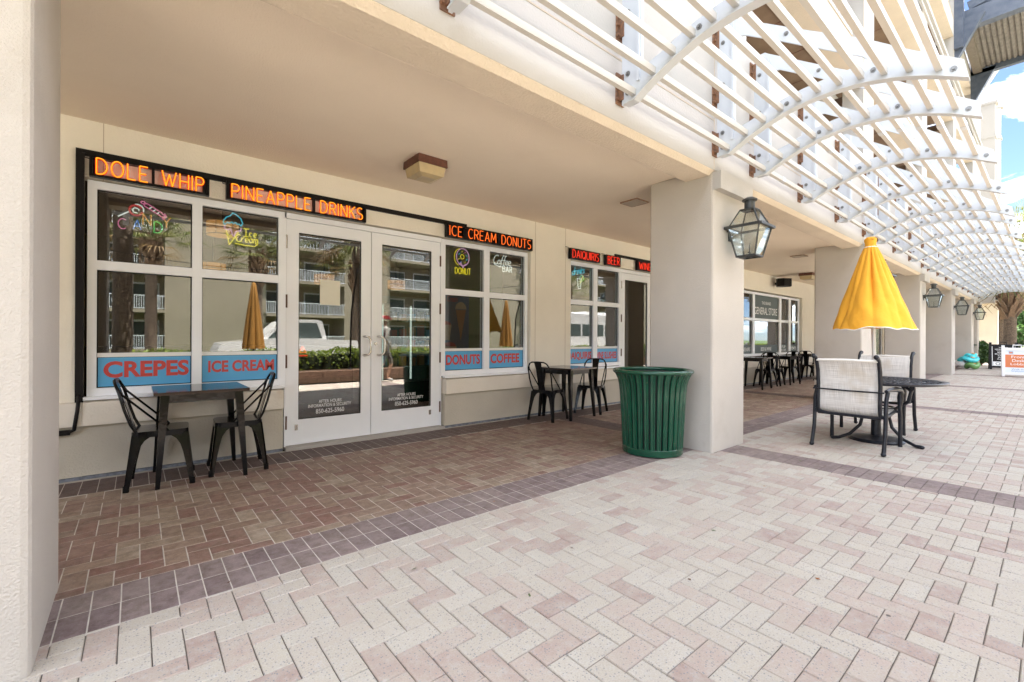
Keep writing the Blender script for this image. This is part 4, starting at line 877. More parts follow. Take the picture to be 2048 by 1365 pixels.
# ------------------------------------------------------------------ umbrella set
UX, UY = 6.74, 1.36
lean = Vector((-SA, CA, 0))*.075
t = thing('patio_umbrella', 'closed yellow patio umbrella with white piping standing in the round table', 'umbrella', (UX,UY,0))
prof = []
for i in range(41):
    s = i/40; z = 2.36-1.03*s
    prof.append((.030+.012*min(1,s*6)+.365*s**.97, z))
FA = [0,.52,1.15,1.50,2.25,2.75,3.35,3.75,4.25,4.62,5.20,5.75]; FD = [.30,.16,.38,.20,.34,.14,.36,.22,.42,.18,.34,.20]
def cano(r, z, a):
    s = (2.36-z)/1.03; e = 0
    for k_, (fa, fd) in enumerate(zip(FA, FD)):
        d = abs((a-fa-.22*(s-.5)*math.sin(k_*2.1)+math.pi) % (2*math.pi)-math.pi)
        wd_ = .16+.10*(k_ % 3)/2
        if d < wd_*2.2: e += fd*math.exp(-(d/wd_)**1.3*1.6)*min(1, s*6)*(1-.80*s+.12*math.sin(5*s+k_))
    return r*(1-min(.5, e)+.05*math.sin(2*a+1)*s+.025*math.sin(5*a+7*z)*s+.012*math.sin(11*a+23*z)*s)
n_ = 216; c = MB(); vs_ = []
def can_pt(j, i):
    r, z = prof[i]; a = 2*math.pi*j/n_; rr = cano(r, z, a); s = i/40
    zd = z-(.016*math.sin(3*a+.6)+.008*math.sin(7*a)+.005*math.sin(13*a+1))*s**6 + .02*s**4*math.cos(a-.3)
    le = lean*((z-.0)/2.36)
    return (rr*math.cos(a)+le.x, rr*math.sin(a)+le.y, zd)
for i in range(41):
    for j in range(n_): vs_.append(can_pt(j, i))
for i in range(41):          # inner skin
    for j in range(n_):
        p = can_pt(j, i); q = (p[0]*.985+lean.x*.0, p[1]*.985, p[2]); vs_.append(q)
K = 41*n_
fs = [(i*n_+(j+1) % n_, i*n_+j, (i+1)*n_+j, (i+1)*n_+(j+1) % n_) for i in range(40) for j in range(n_)]
fs += [(K+i*n_+j, K+i*n_+(j+1) % n_, K+(i+1)*n_+(j+1) % n_, K+(i+1)*n_+j) for i in range(40) for j in range(n_)]
c.add(vs_, fs); co = c.build('canopy', M['yellow'], t, smooth=70)
MB().tube([can_pt(j, 40) for j in range(n_)], .0055, 6, closed=True).build('hem_piping', M['piping'], co, smooth=60)
MB().tube([can_pt(j, 3) for j in range(n_)], .005, 6, closed=True).build('top_piping', M['piping'], co, smooth=60)
b = MB()
for j in range(16):
    a = 2*math.pi*j/16; p = can_pt(int(j*13.5), 2); q = (lean.x+.062*math.cos(a), lean.y+.062*math.sin(a), 2.375+.012*math.sin(3*a))
    a2 = 2*math.pi*(j+1)/16; p2 = can_pt(int((j+1)*13.5) % n_, 2); q2 = (lean.x+.062*math.cos(a2), lean.y+.062*math.sin(a2), 2.375+.012*math.sin(3*a2)); b.add([p,p2,q2,q], [(0,1,2,3)])
b.lathe([(.062,2.374),(.04,2.40),(.0,2.405)], 16, lean.x, lean.y); b.build('top_cap', M['yellow'], co, smooth=60)
MB().tube([(0,0,.25),(lean.x*.98,lean.y*.98,2.38)], .021, 12).build('pole', M['grey_pole'], t, smooth=40)
MB().lathe([(.265,0),(.268,.015),(.25,.035),(.10,.055),(.05,.065),(.045,.32),(.04,.33),(0,.33)], 40).build('base', M['navy'], t, smooth=40)
# round cast table
t = thing('patio_table', 'round dark cast metal patio table around the umbrella pole', 'table', (UX,UY,0))
b = MB(); ring = lambda r, z, rr=.010: b.tube([(r*math.cos(a*math.pi/24), r*math.sin(a*math.pi/24), z) for a in range(48)], rr, 6, closed=True)
for r_ in (.07,.17,.30,.43): ring(r_, .712, .008)
for a in range(24):
    an = a*math.pi/12; c_, s_ = math.cos(an), math.sin(an); b.bar((.07*c_,.07*s_,.712),(.62*c_,.62*s_,.712),.014,.012)
for a in range(24):
    an = (a+.5)*math.pi/12
    for r_ in (.235,.365,.50): b.tube([((r_+.04*math.cos(q))*math.cos(an+.05*math.sin(q)*.3/r_*2), (r_+.04*math.cos(q))*math.sin(an+.05*math.sin(q)*.3/r_*2), .712) for q in [k*math.pi/4 for k in range(8)]], .008, 5, closed=True)
b.build('lattice_top', M['navy'], t, smooth=50)
MB().lathe([(.575,.70),(.62,.695),(.63,.705),(.63,.718),(.62,.725),(.57,.72),(.565,.71)], 56).build('rim', M['navy'], t, smooth=50)
lg = MB(); lg.tube([(.12,0,.70),(.27,0,.69),(.36,0,.62),(.33,0,.50),(.20,0,.40),(.14,0,.30),(.17,0,.18),(.28,0,.07),(.40,0,.022),(.46,0,.02)], [.016,.018,.02,.018,.017,.017,.018,.018,.018,.02], 8); lg.sphere((.46,0,.02),.028,.024,.02); lm = lg.mesh('leg', M['navy'], 60)
for an in (-111,131,10): inst('leg', lm, t, (0,0,0), (0,0,R(an)))
b = MB(); b.tube([(.17*math.cos(a*math.pi/12), .17*math.sin(a*math.pi/12), .40) for a in range(24)], .012, 6, closed=True); b.build('leg_ring', M['navy'], t)
# sling armchairs
def make_sling():
    t = thing('sling_chair', 'x', 'chair', (0,0,0), 0, 'sling patio armchairs at the round table')
    hw = .285     # faces +X
    bk = [(-.20,.43),(-.235,.36),(-.26,.42),(-.265,.55),(-.255,.70),(-.27,.85),(-.31,.965),(-.35,1.005),(-.385,1.01)]
    for s in (-1,1):
        b = MB(); b.tube([(-.235,s*(hw-.005),.385)]+[(x,s*(hw-.005),z) for x, z in bk[2:]], [.019]*7+[.02], 8); b.sphere((-.39,s*(hw-.005),1.01),.026,.024,.026); b.build('back_post', M['navy'], t, smooth=60)
        b = MB(); b.tube([(-.17,s*(hw+.035),.64),(-.22,s*(hw+.035),.56),(-.235,s*(hw+.035),.40),(-.25,s*(hw+.035),.22),(-.30,s*(hw+.037),.06),(-.315,s*(hw+.037),.02)], .0195, 8); b.sphere((-.315,s*(hw+.037),.022),.027,.025,.022); b.build('rear_leg', M['navy'], t, smooth=60)
        b = MB(); b.tube([(.27,s*(hw+.035),.63),(.285,s*(hw+.035),.55),(.26,s*(hw+.035),.46),(.275,s*(hw+.035),.36),(.285,s*(hw+.035),.20),(.28,s*(hw+.035),.02)], [.018,.03,.019,.021,.019,.021], 8); b.build('front_leg', M['navy'], t, smooth=60)
        b = MB(); b.tube([(-.22,s*(hw+.035),.655),(-.10,s*(hw+.035),.665),(.10,s*(hw+.04),.66),(.24,s*(hw+.04),.645),(.31,s*(hw+.04),.61),(.30,s*(hw+.04),.575)], [.018,.022,.028,.028,.024,.016], 8); b.build('arm', M['navy'], t, smooth=60)
        b = MB(); b.tube([(-.235,s*(hw-.005),.385),(0,s*(hw-.005),.375),(.26,s*(hw-.005),.405)], .017, 8); b.bar((-.235,s*hw,.385),(-.24,s*(hw+.035),.385),.03,.03); b.bar((.26,s*hw,.405),(.265,s*(hw+.035),.405),.03,.03); b.build('seat_rail', M['navy'], t, smooth=60)
    b = MB(); b.tube([(-.24,-hw,.375),(-.24,hw,.375)], .017, 8); b.build('rear_stretcher', M['navy'], t); b = MB(); b.tube([(.25,-hw,.40),(.25,hw,.40)], .015, 8); b.build('front_stretcher', M['navy'], t)
    b = MB(); b.tube([(-.285,-hw-.035,.645),(-.275,0,.64),(-.285,hw+.035,.645)], .009, 6); b.build('back_brace', M['navy'], t)
    b = MB(); b.tube([(-.32,-hw+.01,.965),(-.325,0,.972),(-.32,hw-.01,.965)], .013, 8); b.build('top_rail', M['piping'], t)
    pf = [(.26,.425),(.18,.41),(.0,.39),(-.12,.385),(-.19,.395),(-.23,.43),(-.245,.50),(-.245,.62),(-.24,.72),(-.25,.83),(-.285,.925),(-.318,.965)]
    b = MB(); vs_ = []; yy = [-hw+.015,-.14,0,.14,hw-.015]
    for off in (0,.006):
        for (x, z) in pf:
            for y in yy: vs_.append((x+(.012*(1-(y/hw)**2) if z > .5 else 0)*-1+off, y, z-(.018*(1-(y/hw)**2) if z < .43 else 0)+off*.6))
    k = len(yy); n2 = len(pf)*k
    fs = [(i*k+j, i*k+j+1, (i+1)*k+j+1, (i+1)*k+j) for i in range(len(pf)-1) for j in range(k-1)]
    fs += [(n2+f[3], n2+f[2], n2+f[1], n2+f[0]) for f in fs]
    b.add(vs_, fs); b.build('sling', M['sling'], t, smooth=80)
    return t
sc0 = make_sling()
place(sc0, True, (6.16,1.42,0), R(-3), 'pale sling patio armchair with its back to the camera, in front of the umbrella')
place(sc0, False, (7.52,1.50,0), R(178), 'pale sling patio armchair on the far side of the round table')

# ------------------------------------------------------------------ sandwich boards, toys
def aboard(loc, rz, fm, label, wd=.66, ht=1.0):
    t = thing('sandwich_board', label, 'sign board', loc, rz, 'folding sandwich boards on the plaza')
    # faces -Y locally
    h = wd/2; tilt = .17
    for s in (-1,1):
        def P(x, z, d=0): return (x, s*(tilt*(1-z/ht)+.018)+d*s, z)
        b = MB()
        def slab(x0, x1, z0, z1, d0, d1):
            b.add([P(x0,z0,d0),P(x1,z0,d0),P(x1,z0,d1),P(x0,z0,d1),P(x0,z1,d0),P(x1,z1,d0),P(x1,z1,d1),P(x0,z1,d1)], [(0,3,2,1),(4,5,6,7),(0,1,5,4),(1,2,6,5),(2,3,7,6),(3,0,4,7)])
        slab(-h,-h+.07,0,ht+.02,0,.04); slab(h-.07,h,0,ht+.02,0,.04); slab(-h+.07,h-.07,.06,.14,0,.038); slab(-h+.07,h-.07,ht-.14,ht-.06,0,.038); slab(-h+.07,h-.07,.14,ht-.14,.004,.016)
        b.build('frame_panel', fm, t)
    b = MB(); b.tube([(-.09,0,ht-.06),(-.09,0,ht+.03),(.09,0,ht+.03),(.09,0,ht-.06)], .016, 8); b.build('handle', fm, t)
    tl = math.atan2(tilt, ht)
    def put(me, x, z, name='lettering', d=.0): 
        y = -(tilt*(1-z/ht)+.018+.0175+d); inst(name, me, t, (x,y,z), (R(90)-tl,0,0))
    def panel(x0, x1, z0, z1, m, d=.0165, name='sign_face'):
        f = lambda z: -(tilt*(1-z/ht)+.018+d); b = MB(); b.add([(x0,f(z0),z0),(x1,f(z0),z0),(x1,f(z1),z1),(x0,f(z1),z1),(x0,f(z0)+.002,z0),(x1,f(z0)+.002,z0),(x1,f(z1)+.002,z1),(x0,f(z1)+.002,z1)], [(0,1,2,3),(7,6,5,4),(0,4,5,1),(1,5,6,2),(2,6,7,3),(3,7,4,0)]); return b.build(name, m, t)
    return t, put, panel
mo = pm('sign_orange', (.62,.17,.05), .5); mb = pm('sign_blue_ink', (.13,.25,.42), .5); ml = pm('sign_pale', (.70,.74,.80), .5)
t, put, panel = aboard((22.3,.82,0), R(-84), M['white'], 'white folding sandwich board reading Front Desk Lobby', .70, 1.0)
panel(-.27,.27,.14,.86,ml); panel(-.27,.27,.30,.72,mo,.0175,'orange_band')
for s_, z, tw, th in (('Front',.645,.30,.085),('Desk',.525,.27,.085),('Lobby',.40,.34,.095)): put(text_mesh(s_, M['whitev'], tw, th, .0, .0004), .02, z, d=.0015)
for s_, z, tw in (('Walk-Ins',.24,.30),('Welcome',.18,.32)): put(text_mesh(s_, mb, tw, .05, .0, .0004), .02, z)
panel(-.19,-.09,.75,.82,mb,.0175,'emblem'); panel(-.175,-.105,.76,.80,mo,.0185,'emblem')
t, put, panel = aboard((27.2,1.38,0), R(-80), M['black'], 'black folding sandwich board with OPEN strip behind the white board', .80, 1.08)
panel(-.31,.31,.14,.94,M['conduit']); 
for q in ((-.32,.32,.12,.14),(-.32,.32,.94,.96),(-.33,-.31,.12,.96),(.31,.33,.12,.96)): panel(*q,M['whitev'],.019,'border')
panel(-.30,.30,.15,.32,M['whitev'],.0175,'open_strip'); put(text_mesh('OPEN', M['black'], .46, .11, 0, .0004), 0, .235, d=.0015)
for s_, z, tw in (('THE GRAND',.89,.26),('GENERAL STORE',.82,.48),('BEER & WINE',.70,.34),('BEACH SUPPLIES',.63,.48),('SUNSCREEN',.56,.32),('SWIMWEAR',.49,.32),('FLIP FLOPS',.42,.34)): put(text_mesh(s_, M['whitev'], tw, .042, .004, .0004), 0, z)
panel(-.2,.2,.765,.772,M['whitev'],.0175,'rule')
FL = [((26.35,2.48,.20),(.22,.20,.20),(.75,.72,.70),'white and blue inflatable beach float at the bottom of the pile'),((26.2,2.30,.40),(.26,.26,.13),(.03,.42,.48),'turquoise inflatable beach float on top of the pile'),((26.15,2.18,.16),(.20,.15,.16),(.08,.20,.05),'green inflatable beach float at the right of the pile'),((26.3,2.25,.56),(.13,.16,.08),(.04,.50,.55),'small turquoise float ring crowning the pile')]
for (p, r_, c_, lb) in FL:
    t = thing('beach_float', lb, 'beach float', (p[0],p[1],0), 0, 'inflatable beach floats piled by a far column'); mm = pm('float_%d' % int(c_[0]*100+c_[1]*1000), c_, .35, c2=tuple(min(1,x*1.6+.05) for x in c_), vscale=12)
    b = MB(); b.tube([(r_[0]*math.cos(a*math.pi/10), r_[1]*math.sin(a*math.pi/10), p[2]+.05*math.sin(a*.9)) for a in range(20)], r_[2]*.62, 10, closed=True); b.build('ring', mm, t, smooth=70)
    b = MB(); b.sphere((.02,-.05,p[2]+.02), r_[0]*.8, r_[1]*.8, r_[2]*.9, 14, 8); b.build('body', mm, t, smooth=70); MB().tube([(-r_[0]*.9,-r_[1]*.4,p[2]+.1),(0,-r_[1]*.9,p[2]+.06),(r_[0]*.7,-r_[1]*.7,p[2]-.02)], .02, 8).build('trim', pm('float_trim_%d' % int(c_[0]*100+c_[1]*1000), (.7,.25,.05), .5), t, smooth=60)
t = thing('wall_ledge', 'small green shelf ledge on a far column', 'ledge', (29.4,2.6,0)); b = MB(); b.box(-.15,.15,-.3,.4,.95,.99); b.build('shelf', M['green'], t); MB().box(-.02,.15,-.02,.02,.80,.95).build('bracket', M['green'], t)

# ------------------------------------------------------------------ plants
def leaf_cloud(b, pts, size, n_per=1, flat=.0):
    for p in pts:
        a = Vector((random.gauss(0,1), random.gauss(0,1), random.gauss(0,1)+flat)).normalized(); u = a.orthogonal().normalized(); u.rotate(Matrix.Rotation(random.random()*6.28, 3, a)); v = a.cross(u)
        l = size*random.uniform(.6,1.3); P = Vector(p); wv = v*l*.42
        b.add([P-u*l*.5, P+wv, P+u*l*.55, P-wv], [(0,1,2,3)])
def hedge(x0, x1, y0, y1, z0, z1, n, size, label, mat='hedge', rz=0):
    t = thing('hedge', label, 'hedge', (0,0,0))
    pts = []
    for _ in range(n):
        f = random.random(); x, y = random.uniform(x0,x1), random.uniform(y0,y1); z = z0+(z1-z0)*random.random()**.5
        e = random.random()
        if e < .55: z = z1+random.gauss(-.02,.035)+.05*math.sin(3*x)
        elif e < .95: y = (y1 if random.random() < .6 else y0)+random.gauss(0,.04)
        pts.append((x,y,z))
    b = MB(); leaf_cloud(b, pts, size); b.build('foliage', M[mat], t)
    MB().box(x0+.05,x1-.05,y0+.08,y1-.08,z0,z1-.08).build('branches', pm('hedge_core_'+label[:9], (.02,.03,.01), .95), t); return t
def bush(x, y, z, rx, ry, rz_, n, size, label, mat='bush', cat='shrub', name='shrub'):
    t = thing(name, label, cat, (x,y,z)); pts = []
    cl_ = [(random.gauss(0,.45)*rx, random.gauss(0,.45)*ry, random.uniform(.25,.95)*rz_*2, random.uniform(.3,.55)) for _ in range(14)]
    for _ in range(n):
        c_ = random.choice(cl_); d = Vector((random.gauss(0,1),random.gauss(0,1),random.gauss(0,1))).normalized()*random.uniform(.55,1)
        pts.append((c_[0]+d.x*c_[3]*rx, c_[1]+d.y*c_[3]*ry, max(.03, c_[2]+d.z*c_[3]*rz_)))
    b = MB(); leaf_cloud(b, pts, size); b.build('foliage', M[mat], t)
    b = MB()
    for c_ in cl_[:6]: b.tube([(0,0,0),(c_[0]*.4,c_[1]*.4,c_[2]*.5),(c_[0],c_[1],c_[2])], [.05*rz_,.03*rz_,.01*rz_], 5)
    b.build('stem', M['boot'], t)
def palm(x, y, h, r, label, z0=0, nf=34, fl=1.15, boots=True, lean=(0,0), seed=1):
    rnd = random.Random(seed); t = thing('palm_tree', label, 'palm tree', (x,y,z0))
    prof = []; k = int(h/.11)
    for i in range(k+1):
        z = h*i/k; rr = r*(1.12 if i < 3 else 1)*(1-.12*z/h)+(.012 if i % 2 else -.012)*r*4
        prof.append((rr, z))
    b = MB(); n = 20
    vs_ = [(rr*math.cos(2*math.pi*j/n)*(1+.04*rnd.random())+lean[0]*(z/h)**2, rr*math.sin(2*math.pi*j/n)+lean[1]*(z/h)**2, z) for rr, z in prof for j in range(n)]
    b.add(vs_, [(i*n+j, i*n+(j+1) % n, (i+1)*n+(j+1) % n, (i+1)*n+j) for i in range(len(prof)-1) for j in range(n)]); b.build('trunk', M['bark'], t, smooth=50)
    if boots:
        bm = MB(); bm.add([(r*.8,-.11,-.05),(r*.8,.11,-.05),(r+.24,-.055,.50),(r+.24,.055,.50),(r*.9,-.11,.05),(r*.9,.11,.05),(r+.18,-.055,.53),(r+.18,.055,.53)], [(0,1,3,2),(4,6,7,5),(0,4,5,1),(2,3,7,6),(0,2,6,4),(1,5,7,3)]); me = bm.mesh('frond_boot', M['boot'])
        for i in range(46): inst('frond_boot', me, t, (lean[0],lean[1],h-1.55+.032*i), (0,0,i*2.4+rnd.uniform(-.2,.2)))
    cr = MB(); top = Vector((lean[0],lean[1],h))
    for i in range(nf):
        az = i*2.399+rnd.uniform(-.2,.2); el = R(85-((100 if boots else 125)*(i/nf)**.9))+rnd.uniform(-.1,.1); L_ = fl*rnd.uniform(.75,1.1)
        d = Vector((math.cos(az)*math.cos(el), math.sin(az)*math.cos(el), math.sin(el)))
        tip = top+d*L_+Vector((0,0,-.12*L_)); side = Vector((-math.sin(az), math.cos(az), 0)); upn = side.cross(d)*-1
        dead = 1 if i > nf*.88 else 0
        cr.tube([top, (top+tip)/2+Vector((0,0,.04)), tip], [.018,.012,.008], 4, m=dead)
        nb = 22
        for q in range(nb):
            an = R(-115+230*q/(nb-1)); bd = (d*math.cos(an)+side*math.sin(an)).normalized(); ln = L_*.72*(.65+.35*math.cos(an*.6))*rnd.uniform(.85,1.1)
            p0 = tip-d*.05; p1 = p0+bd*ln*.55+Vector((0,0,.05)); p2 = p0+bd*ln+Vector((0,0,-.22*ln-rnd.random()*.12)); wv = (bd.cross(Vector((0,0,1)))).normalized()*.022 if abs(bd.z) < .98 else side*.022
            cr.add([p0-wv*.5, p0+wv*.5, p1+wv, p1-wv, p2], [(0,1,2,3),(3,2,4)], m=dead)
    cr.build('crown', [M['frond'], M['deadfrond']], t); return t
palm(31.0, 1.36, 3.7, .225, 'palm tree with rough trunk and cut frond bases beyond the pergola', seed=3, nf=44, fl=2.1)
palm(38.5, 2.0, 3.8, .2, 'slim palm trunk behind the far low wing', seed=4)
bush(30.6, 2.25, 0, .75, .5, .55, 2600, .11, 'dark green shrub at the foot of the last column')
bush(43, .6, 0, 1.6, 1.6, 1.5, 3600, .20, 'tall leafy shrub behind the far palm')
bush(52, 3.2, 0, 2.5, 2.5, 3.2, 4200, .34, 'tall green tree at the far end of the plaza', name='tree', cat='tree')
bush(60, .5, 0, 3, 3, 2.6, 3600, .36, 'rounded green tree beyond the far hedge', name='tree', cat='tree')
hedge(36, 56, -1.0, .5, -.05, .95, 5000, .12, 'clipped bright green hedge at the far end of the plaza')
palm(46, 1.7, 8.2, .24, 'tall palm rising behind the pergola end', seed=8, fl=2.0)
t = thing('distant_tower', 'pale distant high rise block seen past the palm trunk', 'building', (150,5.2,0)); MB().box(-10,10,-7.5,6,0,18).build('wall', M['facade'], t)
for i in range(6):
    for j in range(5): MB().box(-10.1,-9.98,-6.8+j*2.4,-5.4+j*2.4,2+i*2.7,3.6+i*2.7).build('window', M['slate'], t)

# ------------------------------------------------------------------ the street side, mirrored in the shop glass
kb = MB(); kb.box(-40,70,-13.4,-13.2,-.05,.08); struct(kb.build('kerb', M['concrete'])); rd = MB(); rd.box(-60,90,-13.2,-5.4,-.06,-.02); struct(rd.build('road', M['bounce_road']))
kb = MB(); kb.box(-40,70,-5.4,-5.2,-.05,.10); struct(kb.build('kerb', M['concrete'])); pv = MB(); pv.box(-60,90,-16.5,-13.4,-.06,.06); struct(pv.build('far_pavement', M['concrete']))
bed = MB(); bed.add([(-30,-5.1,.30),(60,-5.1,.30),(60,-1.95,.30),(-30,-1.95,.30)], [(0,1,2,3)]); struct(bed.build('planting_bed', M['soil']))
PW = thing('planter_wall', 'low red brown block retaining wall of the planting bed', 'wall', (0,-1.8,0))
blk = MB(); blk.box(.003,.297,0,.18,.003,.147); bme = blk.mesh('block', M['block'])
for i in range(60):
    for j in range(2): inst('block', bme, PW, (-3+i*.3+(.15 if j else 0), -.1+random.gauss(0,.004)-(.02 if j else 0), j*.15))
MB().box(-30,60,-.3,-.13,0,.28).build('wall_core', M['block'], PW)
hedge(-12, 40, -3.1, -2.3, .28, .80, 22000, .075, 'bright clipped hedge along the street, mirrored in the shop glass')
palm(-.25, -3.9, 5.6, .20, 'palm with thick trunk mirrored in the left window', .28, seed=11, boots=False); palm(5.75, -4.0, 4.2, .185, 'palm with leaning trunk mirrored in the left door', .28, seed=12, boots=False, lean=(-.35,0))
palm(.5, -14.8, 5.4, .22, 'palm across the street mirrored in the left window', 0, seed=13, fl=1.5); palm(4.7, -15.2, 5.2, .22, 'palm across the street mirrored beside the ice cream sign', 0, seed=14, fl=1.5); palm(9.6, -15, 5.2, .22, 'palm across the street mirrored in the left door', 0, seed=15, fl=1.4); palm(26.5, -14.5, 5.0, .22, 'palm across the street mirrored in the coffee window', 0, seed=16, fl=1.6); palm(33.5,-9.2,5.2,.22,'palm mirrored in the daiquiri window',0,seed=17,fl=1.6)
OB = thing('opposite_building', 'tan apartment block with white balcony railings, mirrored in the shop glass', 'building', (0,-31,0))
ow = pm('opposite_stucco', (.38,.32,.24), .9, var=.12, vscale=.6, bump=.003, bscale=40)
spans = [(-30,-3.5,0),(-3.5,1.6,1),(1.6,8.2,0),(8.2,14.6,1),(14.6,19.0,0),(19,26,1),(26,36,0),(36,43,1),(43,50,0),(50,58,1),(58,80,0)]
for a, c, bal in spans:
    if not bal: MB().box(a,c,-4,0 if (a*7) % 2 else -.3,0,17).build('wall', ow, OB)
    else:
        MB().box(a,c,-6,-3.0,0,17).build('recess_wall', ow, OB)
        for lv in range(6):
            z = .2+2.85*lv; MB().box(a,c,-3.0,.25,z-.15,z+.08).build('balcony_slab', ow, OB)
            b = MB(); b.box(a,c,.16,.2,z+1.02,z+1.08); b.box(a,c,.16,.2,z+.14,z+.18)
            for i in range(int((c-a)/.13)): b.box(a+i*.13,a+i*.13+.03,.165,.195,z+.1,z+1.05)
            b.build('railing', M['frame'], OB)
            for q in range(2):
                xa = a+.5+q*(c-a)*.5; o = MB().box(xa,xa+(c-a)*.36,-3.0,-2.95,z+.08,z+2.25).build('balcony_door', M['frame'], OB); MB().box(xa+.12,xa+(c-a)*.36-.12,-2.95,-2.93,z+.2,z+2.1).build('pane', M['slate'], o)
# pickup
def wheel(t, x, y, r=.36):
    b = MB(); b.tube([(x,y-.12,r),(x,y+.12,r)], r, 20); w_ = b.build('wheel', M['conduit'], t); b = MB(); b.tube([(x,y-.125,r),(x,y+.125,r)], r*.6, 16); b.build('rim', M['steel'], w_)
t = thing('pickup_truck', 'white pickup truck on the street, mirrored in the left window and door', 'truck', (4.9,-8.2,-.02))
mw = pm('white_car_paint', (.78,.78,.79), .25, coat=.8)
b = MB(); b.prism([(-2.8,.45),(2.75,.45),(2.8,.75),(2.75,1.05),(.65,1.12),(.45,1.15),(-1.1,1.17),(-1.6,1.12),(-2.7,1.0),(-2.85,.7)], 'y', -.95, .95); b.build('body', mw, t)
b = MB(); b.prism([(-1.55,1.1),(-.85,1.78),(-.6,1.86),(.35,1.86),(.55,1.8),(.72,1.1)], 'y', -.82, .82); cab = b.build('cab', mw, t)
for s in (-1,1):
    b = MB(); b.prism([(-1.30,1.16),(-.80,1.70),(-.35,1.74),(-.35,1.16)], 'y', s*.822, s*.83); b.build('side_window', M['slate'], cab); b = MB(); b.prism([(-.27,1.16),(-.27,1.74),(.35,1.74),(.55,1.16)], 'y', s*.822, s*.83); b.build('side_window', M['slate'], cab)
for x in (-1.85,1.75):
    for y in (-.85,.85): wheel(t, x, y, .39)
MB().box(2.78,2.9,-.9,.9,.42,.58).build('bumper', M['steel'], t); MB().box(-2.95,-2.83,-.9,.9,.42,.6).build('bumper', M['steel'], t)
t = thing('shuttle_bus', 'white shuttle bus on the street, mirrored in the daiquiri window', 'bus', (22.3,-8.6,-.02))
b = MB(); b.prism([(-3.2,.35),(3.0,.35),(3.4,.8),(3.35,1.2),(3.0,1.35),(2.6,2.2),(2.2,2.6),(-3.0,2.68),(-3.2,2.5)], 'y', -1.05, 1.05); bd = b.build('body', mw, t)
for i in range(5):
    for s in (-1,1): MB().box(-2.9+i*1.05,-2.0+i*1.05,s*1.052-.004,s*1.052+.004,1.35,2.05).build('side_window', M['slate'], bd)
for x in (-2.1,2.2):
    for y in (-.95,.95): wheel(t, x, y, .40)
b = MB(); b.prism([(-1.4,2.66),(-1.1,2.85),(1.0,2.85),(1.3,2.64)], 'y', -.6, .6); b.build('roof_unit', mw, t)
# umbrellas by the planter
for (x, y, lb) in ((2.05,-1.15,'closed tan umbrella mirrored in the ICE CREAM window'),(9.3,-1.0,'closed tan umbrella mirrored in the coffee window')):
    t = thing('patio_umbrella', lb, 'umbrella', (x,y,0)); b = MB()
    b.lathe([(.02,2.42),(.05,2.38),(.09,2.1),(.16,1.6),(.22,1.1),(.235,.92)], 48, fn=lambda r, z, a: r*(1-.22*(1-abs(math.sin(4*a))))); b.build('canopy', M['tan'], t, smooth=60)
    MB().tube([(0,0,.05),(0,0,2.4)], .02, 8).build('pole', M['black'], t); MB().lathe([(.25,0),(.25,.03),(.05,.07),(.05,.3),(0,.3)], 24).build('base', M['navy'], t, smooth=40)
# string lights
t = thing('string_lights', 'string of small bulbs over the plaza, mirrored in the windows', 'string lights', (0,0,0)); b = MB(); bl = MB()
pts = [(-1.4+i*.5, -1.6, 3.05-.28*math.sin(math.pi*((i*.5) % 6)/6)) for i in range(37)]; b.tube(pts, .008, 5); b.build('cable', M['black'], t)
bl.tube([(0,0,0),(0,0,-.06)], .012, 5); bl.sphere((0,0,-.10), .03, .03, .045, 8, 5); bl_me = bl.mesh('bulb', M['lglass'])
for p in pts[::3]: inst('bulb', bl_me, t, p)
for x, lb in ((4.6,'slim black pole of the string lights, mirrored in the left door'),(10.6,'slim black pole of the string lights, mirrored in the coffee window')):
    q = thing('light_pole', lb, 'pole', (x,-2.15,.28), 0, 'string light poles along the planter'); MB().tube([(0,0,0),(0,.1,1.6),(0,.55,2.8)], .025, 8).build('pole', M['black'], q); MB().lathe([(.07,0),(.07,.02),(.03,.05)], 12).build('foot', M['black'], q)
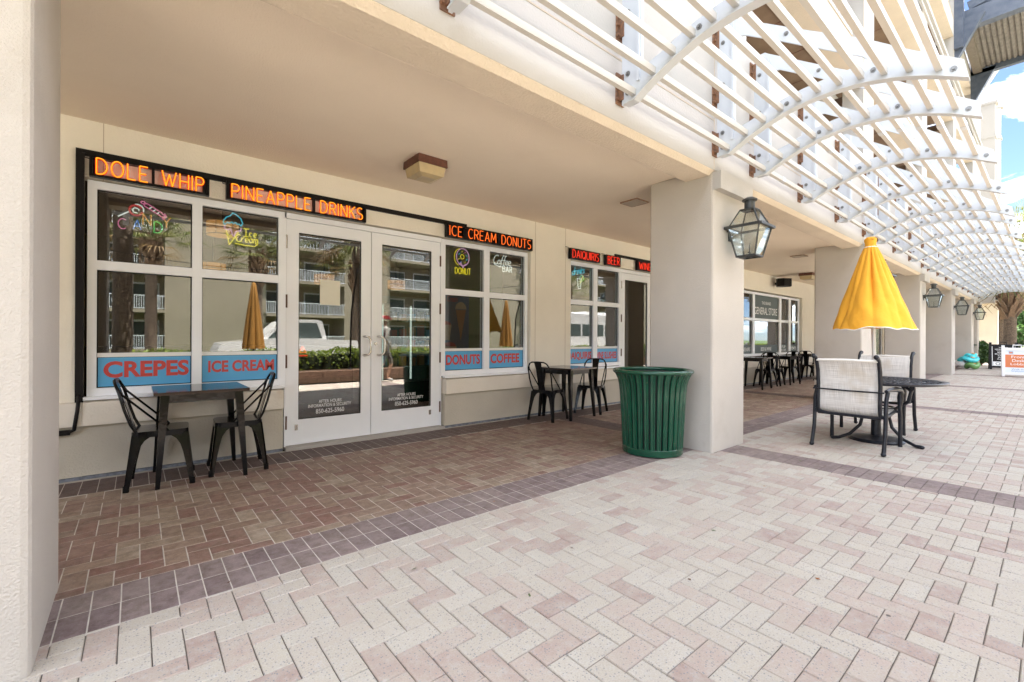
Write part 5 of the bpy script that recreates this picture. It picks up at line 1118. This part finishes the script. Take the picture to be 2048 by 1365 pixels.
# walking person (mirrored in the left door)
def person():
    t = thing('person', 'person in grey shirt, shorts and cap walking past with a backpack, mirrored in the door', 'person', (5.15,-1.1,0), 0)
    V = [(0,0,.93),(0,.02,1.12),(0,.03,1.32),(0,.02,1.45),(0,.0,1.53),(.02,0,1.64),  # pelvis..head 0-5
         (.02,.17,1.40),(-.06,.22,1.14),(.08,.24,.93),(.02,-.17,1.40),(.10,-.22,1.14),(.30,-.22,1.02),
         (0,.10,.90),(.16,.10,.50),(.02,.10,.10),(.20,.10,.03),(0,-.10,.90),(.02,-.10,.50),(-.28,-.10,.18),(-.14,-.10,.06)]
    E_ = [(0,1),(1,2),(2,3),(3,4),(4,5),(2,6),(6,7),(7,8),(2,9),(9,10),(10,11),(0,12),(12,13),(13,14),(14,15),(0,16),(16,17),(17,18),(18,19)]
    rad = [.15,.14,.16,.07,.06,.10,.07,.048,.036,.07,.048,.036,.09,.06,.045,.04,.09,.06,.045,.04]
    me = bpy.data.meshes.new('body'); me.from_pydata(V, E_, []); o = bpy.data.objects.new('body', me); col.objects.link(o); o.parent = t
    o.modifiers.new('skin', 'SKIN'); ss = o.modifiers.new('sub', 'SUBSURF'); ss.levels = 2; ss.render_levels = 2
    if not me.skin_vertices: 
        bm = bmesh.new(); bm.from_mesh(me); bm.verts.layers.skin.verify(); bm.to_mesh(me); bm.free()
    for i, r_ in enumerate(rad): me.skin_vertices[0].data[i].radius = (r_, r_*.85)
    me.skin_vertices[0].data[0].use_root = True
    m, N_, L_, oo = newmat('clothed_figure'); p = N_.new('ShaderNodeBsdfPrincipled'); p.inputs['Roughness'].default_value = .8; L_.new(p.outputs[0], oo.inputs[0])
    g_ = N_.new('ShaderNodeTexCoord'); sp = N_.new('ShaderNodeSeparateXYZ'); L_.new(g_.outputs['Object'], sp.inputs[0]); cr_2 = N_.new('ShaderNodeValToRGB'); cr_2.color_ramp.interpolation = 'CONSTANT'; L_.new(sp.outputs[2], cr_2.inputs[0]); 
    mr = N_.new('ShaderNodeMapRange'); mr.inputs[1].default_value = 0; mr.inputs[2].default_value = 1.8; L_.new(sp.outputs[2], mr.inputs[0]); L_.new(mr.outputs[0], cr_2.inputs[0])
    el = cr_2.color_ramp.elements; el[0].position = 0; el[0].color = (.4,.4,.4,1); el[1].position = .05; el[1].color = (.42,.24,.16,1)
    for ps, c_ in ((.27,(.12,.11,.10,1)),(.53,(.30,.29,.27,1)),(.83,(.42,.24,.16,1)),(.945,(.25,.08,.05,1))): e = el.new(ps); e.color = c_
    L_.new(cr_2.outputs[0], p.inputs['Base Color']); me.materials.append(m)
    b = MB(); b.box(-.26,-.13,-.13,.13,1.0,1.40); b.build('backpack', M['black'], t)
    b = MB(); b.prism(arc(.02,1.69,.11,.09,0,180,8), 'y', -.09, .09); b.box(.10,.20,-.07,.07,1.685,1.70); b.build('cap', M['cherry'], t)
person()
